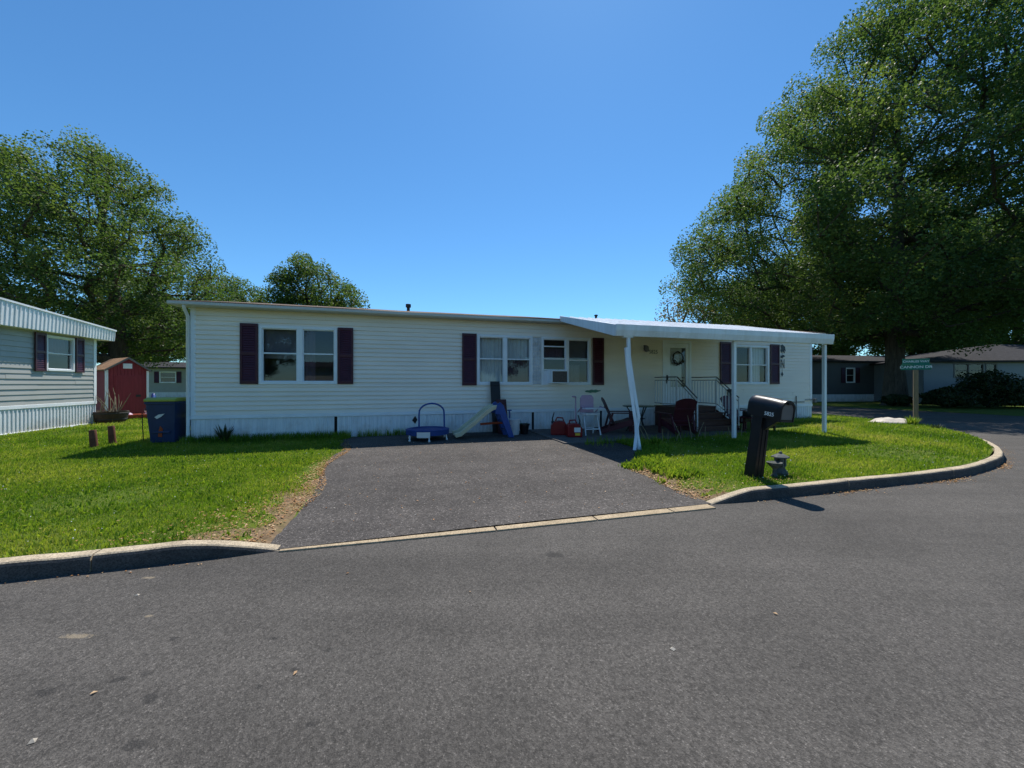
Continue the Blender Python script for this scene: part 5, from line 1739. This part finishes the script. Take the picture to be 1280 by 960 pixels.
# ------------------------------------------------------------------ mailbox and ornaments by the kerb
t = thing('mailbox', 'black plastic kerbside mailbox leaning on its thick post', 'mailbox', H(9.92, -6.42, 0), ROT)
LEAN = Matrix.Rotation(R(6), 4, 'X') @ Matrix.Rotation(R(2.8), 4, 'Y')
mb = MB(); mb.M = LEAN
prof_b, prof_t = .125, .105
taper_box(mb, -.095, .095, -.09, .09, -.15, -.075, .075, -.08, .08, .97)
for x in (-.06, .06):
    mb.box(x * .6 - .004, x * .6 + .004, -.093, -.07, .0, .9)
mb.build('post', 'black_plastic', t, bevel=.02, seg=3)
mb = MB(); mb.M = LEAN
arch = [(-.135, .86), (.135, .86), (.14, .94), (.14, 1.02)] + [(.14 * math.cos(a), 1.03 + .13 * math.sin(a)) for a in [math.pi * k / 14 for k in range(1, 14)]] + [(-.14, 1.02), (-.14, .94)]
arch = [(x * .90, z + .075) for x, z in arch]
# swept along the length with a slight droop of the crest toward the street
n = len(arch)
vs = []; fs = []
stations = [(.15, .93), (.13, .99), (.08, 1.0), (-.18, 1.0), (-.30, .985), (-.36, .96)]
for (y, sc) in stations:
    for (x, z) in arch: vs.append((x * sc, y, .98 + (z - .98) * sc - .045 * max(0, (-y + .0)) ))
for i in range(len(stations) - 1):
    for k in range(n):
        fs.append((i * n + k, i * n + (k + 1) % n, (i + 1) * n + (k + 1) % n, (i + 1) * n + k))
fs.append(tuple(range(n))); fs.append(tuple((len(stations) - 1) * n + k for k in range(n))[::-1])
mb.add(vs, fs)
mb.prism([(-.07, .935), (-.33, .935), (-.26, .88), (-.07, .72)], 'x', -.03, .03)
box = mb.build('box', 'black_plastic', t, smooth=True)
mb = MB(); mb.M = LEAN
rim = [(x * 1.02, z - .02) for x, z in arch]
mb.add([(x * 1.02, -.345, .98 + (z - .98) * 1.02 - .02) for x, z in arch] + [(x * 1.02, -.395, .98 + (z - .98) * 1.02 - .022) for x, z in arch] + [(x * .88, -.395, .98 + (z - .98) * .88 - .022) for x, z in arch] + [(x * .88, -.38, .98 + (z - .98) * .88 - .022) for x, z in arch],
       [(i, (i + 1) % n, n + (i + 1) % n, n + i) for i in range(n)] + [(n + i, n + (i + 1) % n, 2 * n + (i + 1) % n, 2 * n + i) for i in range(n)] + [(2 * n + i, 2 * n + (i + 1) % n, 3 * n + (i + 1) % n, 3 * n + i) for i in range(n)])
mb.build('rim', 'black_plastic', t)
mb = MB(); mb.M = LEAN
mb.prism([(x * .88, .98 + (z - .98) * .88 - .022) for x, z in arch], 'y', -.383, -.365)
dr = mb.build('door', 'grey_plastic', t)
mb = MB(); mb.M = LEAN; mb.box(-.03, .03, -.415, -.383, 1.16, 1.185); mb.build('pull', 'black_plastic', dr)
mb = MB(); mb.M = LEAN; mb.box(.128, .138, -.12, -.09, 1.04, 1.08); mb.box(.128, .136, -.30, -.09, 1.01, 1.05); mb.build('flag', 'maroon_dark', t)
mb = MB(); mb.M = LEAN; mb.box(-.10, .10, -.392, -.366, .925, .945); mb.build('hinge', 'black_plastic', dr)
# number on the side that faces the drive
text_mesh('number', '5825', .075, 'sign_white', t, LEAN @ Matrix.Translation((-.1275, -.22, .995)) @ Matrix.Rotation(R(-90), 4, 'Z') @ Matrix.Rotation(R(90), 4, 'X'), .001)

t = thing('pagoda_ornament', 'taller weathered grey stone lantern ornament right of mailbox', 'garden ornament', H(10.40, -6.46, 0), ROT + .3)
mb = MB(); mb.lathe([(.075, -.03), (.10, 0), (.105, .05), (.075, .09), (.06, .12), (.065, .15)], 10); mb.build('base', 'stone', t)
mb = MB()
for k in range(4):
    a = R(45 + 90 * k); mb.bar((.06 * math.cos(a), .06 * math.sin(a), .14), (.06 * math.cos(a), .06 * math.sin(a), .27), .035, .035)
mb.lathe([(.035, .14), (.035, .27)], 8); mb.build('lantern_body', 'stone', t)
mb = MB(); mb.lathe([(.05, .26), (.125, .275), (.12, .29), (.075, .315), (.03, .335), (.02, .36), (.004, .37)], 6); mb.build('roof', 'stone', t)
t = thing('bird_ornament', 'squat grey stone bird bath ornament close beside mailbox post', 'garden ornament', H(10.20, -6.53, 0), ROT)
mb = MB(); mb.lathe([(.05, -.03), (.055, .02), (.03, .05), (.026, .12), (.045, .15)], 12); mb.build('pedestal', 'stone', t, smooth=True)
mb = MB(); mb.lathe([(.035, .14), (.09, .19), (.105, .225), (.095, .228), (.06, .20), (.005, .19)], 16); mb.build('bowl', 'stone', t, smooth=True)

# ------------------------------------------------------------------ boulder and street sign on the corner
t = thing('boulder', 'low pale flat boulder on far edge of corner lawn', 'rock', H(20.9, -2.0, .05), ROT)
mb = MB()
nu, nv = 28, 10
vs = []
for j in range(nv + 1):
    ph = math.pi / 2 * j / nv
    for i in range(nu):
        a = 2 * math.pi * i / nu
        d = Vector((math.cos(a) * math.cos(ph), math.sin(a) * math.cos(ph), math.sin(ph)))
        k = 1 + .28 * mnoise.noise(d * 1.7 + Vector((3, 1, 2))) + .10 * mnoise.noise(d * 5)
        vs.append((d.x * .80 * k, d.y * .5 * k, d.z * .27 * k - .05))
fs = []
for j in range(nv):
    for i in range(nu):
        fs.append((j * nu + i, j * nu + (i + 1) % nu, (j + 1) * nu + (i + 1) % nu, (j + 1) * nu + i))
mb.add(vs, fs); mb.build('stone', 'rock', t, smooth=True)

t = thing('street_sign', 'wooden street name post with two green sign plates on corner', 'street sign', H(20.92, -2.60, 0.0), R(-42))
t.scale = (.95, .95, .95)
mb = MB(); mb.prism([(-.062, -.062), (.062, -.062), (.062, .062), (-.062, .062)], 'z', -.1, 1.96); mb.build('post', 'wood_post', t, bevel=.012)
def sign_plate(txt, w_, zc, rz, size):
    mb = MB(); mb.M = Matrix.Rotation(rz, 4, 'Z'); mb.box(-w_ / 2, w_ / 2, -.012, .012, zc - .095, zc + .095)
    pl_ = mb.build('sign_plate', 'sign_green', t, bevel=.006)
    for sd in (0, 1):
        text_mesh('lettering', txt, size, 'sign_white', pl_, Matrix.Rotation(rz + math.pi * sd, 4, 'Z') @ Matrix.Translation((0, -.0135, zc)) @ Matrix.Rotation(R(90), 4, 'X'), .001)
    return pl_
sign_plate('CANNON DR', .72, 2.055, R(0), .125)
sign_plate('CHARLES WAY', .68, 2.245, R(14), .098)


# ------------------------------------------------------------------ plants and ground cover
def blades_mesh(name, pos, hgt, wid, mat, seed, lean=.45, parent=None, rnd=None, bend=True):
    """each blade: tapered strip of 2 quads-worth (5 verts as tri fan -> two tris + quad as tris)"""
    rng = np.random.default_rng(seed)
    n = len(pos)
    a = rng.uniform(0, 2 * np.pi, n)
    wv = np.stack([np.cos(a), np.sin(a), np.zeros(n)], 1) * (wid[:, None] * .5)
    b = rng.uniform(0, 2 * np.pi, n); l = rng.random(n) * lean
    tip = np.stack([np.cos(b) * l, np.sin(b) * l, np.sqrt(np.maximum(0.1, 1 - l * l))], 1) * hgt[:, None]
    mid = tip * np.array([.35, .35, .60])
    V = np.stack([pos - wv, pos + wv, pos + mid + wv * .8, pos + mid - wv * .8, pos + tip], 1)
    idx = np.arange(n)[:, None] * 5
    F = np.concatenate([idx + np.array([0, 1, 2]), idx + np.array([0, 2, 3]), idx + np.array([3, 2, 4])], 0)
    rv = rng.random(n) if rnd is None else rnd
    return raw_mesh(name, V.reshape(-1, 3), F, mat, parent, np.repeat(rv, 5))


def nz(x, y, s, off=0.0):
    return mnoise.noise(Vector((x * s + off, y * s - off, off)))


def lawn_points(seed, regions):
    """regions: (t0,t1,y0,y1,density); keeps points on turf, thins over bare soil near the drive"""
    rng = np.random.default_rng(seed)
    out = []
    for (t0, t1, y0, y1, dens) in regions:
        n = int((t1 - t0) * (y1 - y0) * dens)
        tt = rng.uniform(t0, t1, n); yy = rng.uniform(y0, y1, n)
        for k in range(n):
            x, y = tt[k], yy[k]
            if not in_lot(x, y, .17): continue
            bare = 0.0
            if x < DL + .3:                       # edge of the drive: bare, littered strip
                e = DL - .10 - x + .10 * math.sin(y * 2.1) + .28 * nz(x, y, 1.6, 3.1)
                wdt = .16 + .5 * max(0, (-y - 3.6) / 3.4) ** 1.5
                if e < 0: continue
                bare = max(0, 1 - e / wdt)
            elif x < DR + 2.6:
                e = x - edge_r(y) - .02 + .25 * nz(x, y, 1.9, 7.7)
                if e < 0: continue
                if y < -5.2: bare = max(0, 1 - e / (.25 + .7 * max(0, (-y - 5.2) / 1.8)))
            if bare > 0 and rng.random() < bare ** .6: continue
            c = nz(x, y, .55, 1.3)
            if c < -.33 and rng.random() < .5: continue
            out.append((x, y, c))
    return out


pts_l = lawn_points(5, [(-3.2, DL + .2, -6.9, -3.0, 5200), (-3.5, DL + .2, -3.0, -0.12, 2600), (-9, -3.4, -6.5, -0.1, 900), (-6.2, -.1, -0.1, 4.5, 1300), (-9, -.4, 4.5, 11, 380), (-5.4, 3.4, 8.5, 14, 60)])
pts_r = lawn_points(6, [(DR, 13.5, -6.9, -2.78, 3400), (13.5, 23.3, -6.8, -2.5, 2000), (16.7, 23.3, -2.5, 3.0, 1000), (16.65, 19.9, -2.6, -.1, 900)])


def make_grass(name, pts_, seed, label_kind='stuff'):
    rng = np.random.default_rng(seed)
    P_ = np.array([(H(t_, y_, 0).x, H(t_, y_, 0).y, lot_z(t_, y_) - .004) for t_, y_, c in pts_])
    c = np.array([p[2] for p in pts_])
    d = np.hypot(P_[:, 0], P_[:, 1])
    n = len(P_)
    hg = (.022 + .026 * rng.random(n)) * (1 + .6 * c) * np.where(rng.random(n) < .04, 2.0, 1.0)
    wd = (.0045 + .0035 * rng.random(n)) * np.clip(d / 5.5, .8, 3.2)
    hg = hg * np.clip(d / 9, 1.0, 1.5)
    rv = np.clip(.40 + .50 * (rng.random(n) - .5) + .45 * c, 0, .80)
    dead = rng.random(n) < (.05 + .10 * np.clip(-c, 0, 1))
    rv[dead] = rng.uniform(.85, 1.0, dead.sum())
    o = blades_mesh(name, P_, hg, wd, 'grass', seed, .80, None, rv)
    o['kind'] = 'stuff'
    o['label'] = 'short sunlit lawn grass with clover'
    o['category'] = 'grass'
    return o
g1 = make_grass('lawn_grass', pts_l, 71)
g2 = make_grass('lawn_grass', pts_r, 72)
g1['label'] = 'short bright green mown grass left of the driveway'
g2['label'] = 'bright green grass on corner lot around the mailbox'

# clover heads and dandelion clocks scattered through the turf
rr = random.Random(77)
def speckle(name, pts_, n, size, mat, label, cat, zoff=.035, zmask=None):
    mb_v = []; mb_f = []
    sel = [p for p in pts_ if zmask is None or zmask(p)]
    for k in range(n):
        t_, y_, c = sel[rr.randrange(len(sel))]
        p = H(t_, y_, lot_z(t_, y_) + zoff + rr.uniform(0, .02))
        s_ = size * rr.uniform(.5, 1.2)
        b = len(mb_v)
        mb_v += [(p.x - s_, p.y, p.z), (p.x, p.y - s_, p.z), (p.x + s_, p.y, p.z), (p.x, p.y + s_, p.z), (p.x, p.y, p.z + s_), (p.x, p.y, p.z - s_)]
        mb_f += [(b, b + 1, b + 4), (b + 1, b + 2, b + 4), (b + 2, b + 3, b + 4), (b + 3, b, b + 4), (b + 1, b, b + 5), (b + 2, b + 1, b + 5), (b + 3, b + 2, b + 5), (b, b + 3, b + 5)]
    o = raw_mesh(name, mb_v, mb_f, mat)
    tag(o, label, cat, kind='stuff')
    return o
speckle('clover_flowers', pts_l, 170, .007, 'clover', 'tiny white clover heads in left lawn', 'flowers')
speckle('clover_flowers', pts_r, 150, .009, 'clover', 'tiny white clover heads in corner lawn', 'flowers')

# broad-leaf weeds mixed into the turf
def weeds(name, pts_, n, seed, label, hgt=.05, wid=.02):
    r_ = np.random.default_rng(seed)
    ix = r_.integers(0, len(pts_), n)
    P_ = []
    for i in ix:
        t_, y_, c = pts_[i]
        for k in range(7):
            p = H(t_ + r_.normal() * .03, y_ + r_.normal() * .03, lot_z(t_, y_)); P_.append((p.x, p.y, p.z))
    P_ = np.array(P_); m_ = len(P_)
    o = blades_mesh(name, P_, hgt * r_.uniform(.6, 1.4, m_), wid * r_.uniform(.6, 1.3, m_), 'grass', seed, .85, None, r_.uniform(.2, .55, m_))
    tag(o, label, 'weeds', kind='stuff')
weeds('lawn_weeds', pts_l, 2600, 81, 'low broad leaved weeds in left lawn')
weeds('lawn_weeds', pts_r, 1800, 82, 'low broad leaved weeds in corner lawn')
weeds('ground_cover', [q for q in pts_r if q[0] < edge_r(q[1]) + .75 and q[1] > -6.2], 900, 83, 'lush leafy ground cover along right edge of driveway', .085, .032)

# unmown fringe at the foot of the house and along the patio
r_ = np.random.default_rng(90)
P_ = []
for k in range(5200):
    u_ = r_.random()
    if u_ < .55: t_, y_ = r_.uniform(-.15, 3.55), -.06 - abs(r_.normal()) * .16
    elif u_ < .75: t_, y_ = r_.uniform(8.9, 16.6), -2.78 - abs(r_.normal()) * .22
    elif u_ < .9: t_, y_ = r_.uniform(16.7, 19.9), -.06 - abs(r_.normal()) * .2
    else: t_, y_ = r_.uniform(3.7, 6.0), -.05 - abs(r_.normal()) * .03
    p = H(t_, y_, 0); P_.append((p.x, p.y, 0))
P_ = np.array(P_)
o = blades_mesh('tall_weeds', P_, r_.uniform(.06, .24, len(P_)), r_.uniform(.008, .016, len(P_)), 'grass', 91, .5, None, r_.uniform(.1, .5, len(P_)))
tag(o, 'taller unmown weeds along foot of skirting and patio', 'weeds', kind='stuff')

# yucca by the skirting
def spiky(name, label, loc, n, h_, wid, mat, seed, spread=.9, cat='plant'):
    root = thing(name, label, cat, loc, 0)
    r_ = np.random.default_rng(seed)
    V = []; F = []; rv = []
    for k in range(n):
        a = r_.uniform(0, 6.283); l = r_.uniform(.25, 1) * spread; hh = h_ * r_.uniform(.6, 1.1)
        dx, dy = math.cos(a), math.sin(a)
        px_, py_ = -dy, dx
        w_ = wid * r_.uniform(.7, 1.2)
        b = len(V)
        for s_, ww in ((0, .7), (.4, 1), (.75, .7), (1, .05)):
            rad_ = .04 + hh * l * s_ ** 1.15 * .75; z = hh * s_ * (1 - .25 * l * s_)
            V += [(dx * rad_ - px_ * w_ * ww / 2, dy * rad_ - py_ * w_ * ww / 2, z), (dx * rad_ + px_ * w_ * ww / 2, dy * rad_ + py_ * w_ * ww / 2, z)]
        for q in range(3): F.append((b + 2 * q, b + 2 * q + 1, b + 2 * q + 3, b + 2 * q + 2))
        rv += [r_.random()] * 8
    raw_mesh('blades', V, F, mat, root, rv)
    return root
spiky('yucca', 'spiky dark yucca clump against white skirting near left corner', H(.75, -.22, 0), 46, .50, .03, 'yucca', 5)
spiky('daylily_clump', 'strappy green clump with white blooms in front of boulder', H(20.5, -2.72, 0.0), 130, .42, .022, 'grass', 6, .8)
spiky('daylily_clump', 'small dark green clump near kerb right of sign post', H(20.0, -3.55, 0.0), 60, .26, .02, 'yucca', 7, .9)
spiky('weed_tuft', 'tall weed tuft on lawn beside foot of buckled post', H(10.35, -3.55, 0), 70, .26, .02, 'grass', 8, .8)
# dry stalks in front of the patio
t = thing('dry_stalks', 'bare dry flower stalks rising before the maroon chairs', 'plant', H(11.6, -3.05, 0), ROT)
mb = MB()
for (x0, l, dx) in ((-1.15, .42, -.22), (-1.05, .55, -.30), (-.7, .30, .02), (-.55, .24, .03), (-.15, .46, -.20), (.15, .62, -.10), (.32, .44, .22), (.55, .34, .04), (1.35, .30, -.05), (1.7, .36, .06), (1.62, .22, -.12), (-.3, .2, .1)):
    mb.tube([(x0, 0, 0), (x0 + dx * .4, .02, l * .5), (x0 + dx, .03, l)], [.010, .008, .006], 5)
mb.build('stalks', 'straw', t)

# ------------------------------------------------------------------ litter: dead leaves, twigs, grit
r_ = np.random.default_rng(33)
L_ = []
def put(t_, y_, z_, s_): L_.append((t_, y_, z_, s_))
for k in range(2600):          # left edge of the drive, widening to the street
    y_ = -.6 - 6.3 * r_.random() ** .6
    wdt = .10 + .55 * max(0, (-y_ - 3.4) / 3.5) ** 1.6
    t_ = DL - .02 + .10 * math.sin(y_ * 2.1) - abs(r_.normal()) * wdt + .06
    y_ = min(max(y_, KERB_Y + .2), -.2); put(t_, y_, lot_z(t_, y_) + .010 + .012 * r_.random(), r_.uniform(.010, .042) ** 1.0)
for k in range(900):           # right edge
    y_ = -4.0 - 2.85 * r_.random() ** .7
    t_ = edge_r(y_) + abs(r_.normal()) * (.08 + .35 * max(0, (-y_ - 4.8) / 2.2))
    y_ = max(y_, KERB_Y + .2); put(t_, y_, lot_z(t_, y_) + .010 + .012 * r_.random(), r_.uniform(.014, .045))
for k in range(320):           # scattered on the drive
    t_, y_ = r_.uniform(DL + .1, DR - .1), r_.uniform(-6.9, -1.6)
    put(t_, y_, drive_z(t_, y_) + .006, r_.uniform(.010, .034))
for k in range(420):           # around the mailbox foot
    put(10.15 + r_.normal() * .30, -6.62 + r_.normal() * .14, .015 + .012 * r_.random(), r_.uniform(.010, .03))
for k in range(520):           # gutter along the kerbs
    if r_.random() < .25: t_ = r_.uniform(-3, 3.4); y_ = KERB_Y - .02 - abs(r_.normal()) * .06
    else:
        t_ = r_.uniform(9.2, 17.0); y_ = KERB_Y - .02 - abs(r_.normal()) * .09
        if t_ > CT: y_ += CR - math.sqrt(CR * CR - (t_ - CT) ** 2)
    put(t_, y_, ROAD_Z + .006, r_.uniform(.010, .024))
for k in range(260):
    a = R(r_.uniform(-64, -30)); q = CR + .05 + abs(r_.normal()) * .12
    put(CT + q * math.cos(a), KERB_Y + CR + q * math.sin(a), ROAD_Z + .006, r_.uniform(.012, .03))
for tc, n_ in ((13.1, 150), (10.9, 90), (15.6, 110)):       # small drifts of leaves in the gutter
    for k in range(n_):
        t_ = tc + r_.normal() * .28; y_ = KERB_Y - .015 - abs(r_.normal()) * .07
        if t_ > CT: y_ += CR - math.sqrt(CR * CR - (t_ - CT) ** 2)
        put(t_, y_, ROAD_Z + .005 + .012 * r_.random(), r_.uniform(.014, .04))
for k in range(26):            # odd bits on the street
    put(r_.uniform(-1, 16), KERB_Y - r_.uniform(.4, 5), ROAD_Z + .006, r_.uniform(.012, .032))
for k in range(520):           # straw in the lawn
    t_, y_, c = pts_l[r_.integers(0, len(pts_l))]
    put(t_, y_, .04, r_.uniform(.010, .022))
V = []; rv = []
for (t_, y_, z_, s_) in L_:
    p = H(t_, y_, z_); a = r_.uniform(0, 6.283); d = np.array([math.cos(a), math.sin(a), r_.uniform(-.2, .2)]); q = np.array([-math.sin(a), math.cos(a), r_.uniform(-.2, .3)])
    c = np.array(p)
    V += [c - d * s_ * .5, c - q * s_ * .28 + [0, 0, s_ * .15], c + d * s_ * .5, c + q * s_ * .28 + [0, 0, s_ * .15]]
    rv += [r_.random()] * 4
o = raw_mesh('leaf_litter', V, np.arange(len(V)).reshape(-1, 4), 'litter', None, rv)
tag(o, 'dry brown fallen leaves along driveway edges and gutters', 'leaf litter', kind='stuff')

mb = MB()
for k in range(150):
    if k < 110: t_, y_, z_ = r_.uniform(DL, DR), r_.uniform(-6.9, -1.2), None
    else: t_, y_, z_ = r_.uniform(-1, 18), KERB_Y - r_.uniform(.05, 5.0), ROAD_Z
    if z_ is None: z_ = drive_z(t_, y_)
    p = H(t_, y_, z_ + .003); s_ = r_.uniform(.006, .015)
    mb.M = Matrix.Translation(p) @ Matrix.Rotation(r_.uniform(0, 3), 4, 'Z')
    mb.add([(-s_, -s_ * .6, 0), (s_ * .8, -s_ * .8, 0), (s_, s_ * .7, 0), (-s_ * .7, s_, 0), (0, 0, s_ * .8)], [(0, 1, 4), (1, 2, 4), (2, 3, 4), (3, 0, 4)])
o = mb.build('loose_grit', 'pebble'); tag(o, 'pale loose stones scattered over driveway and street', 'grit', kind='stuff')
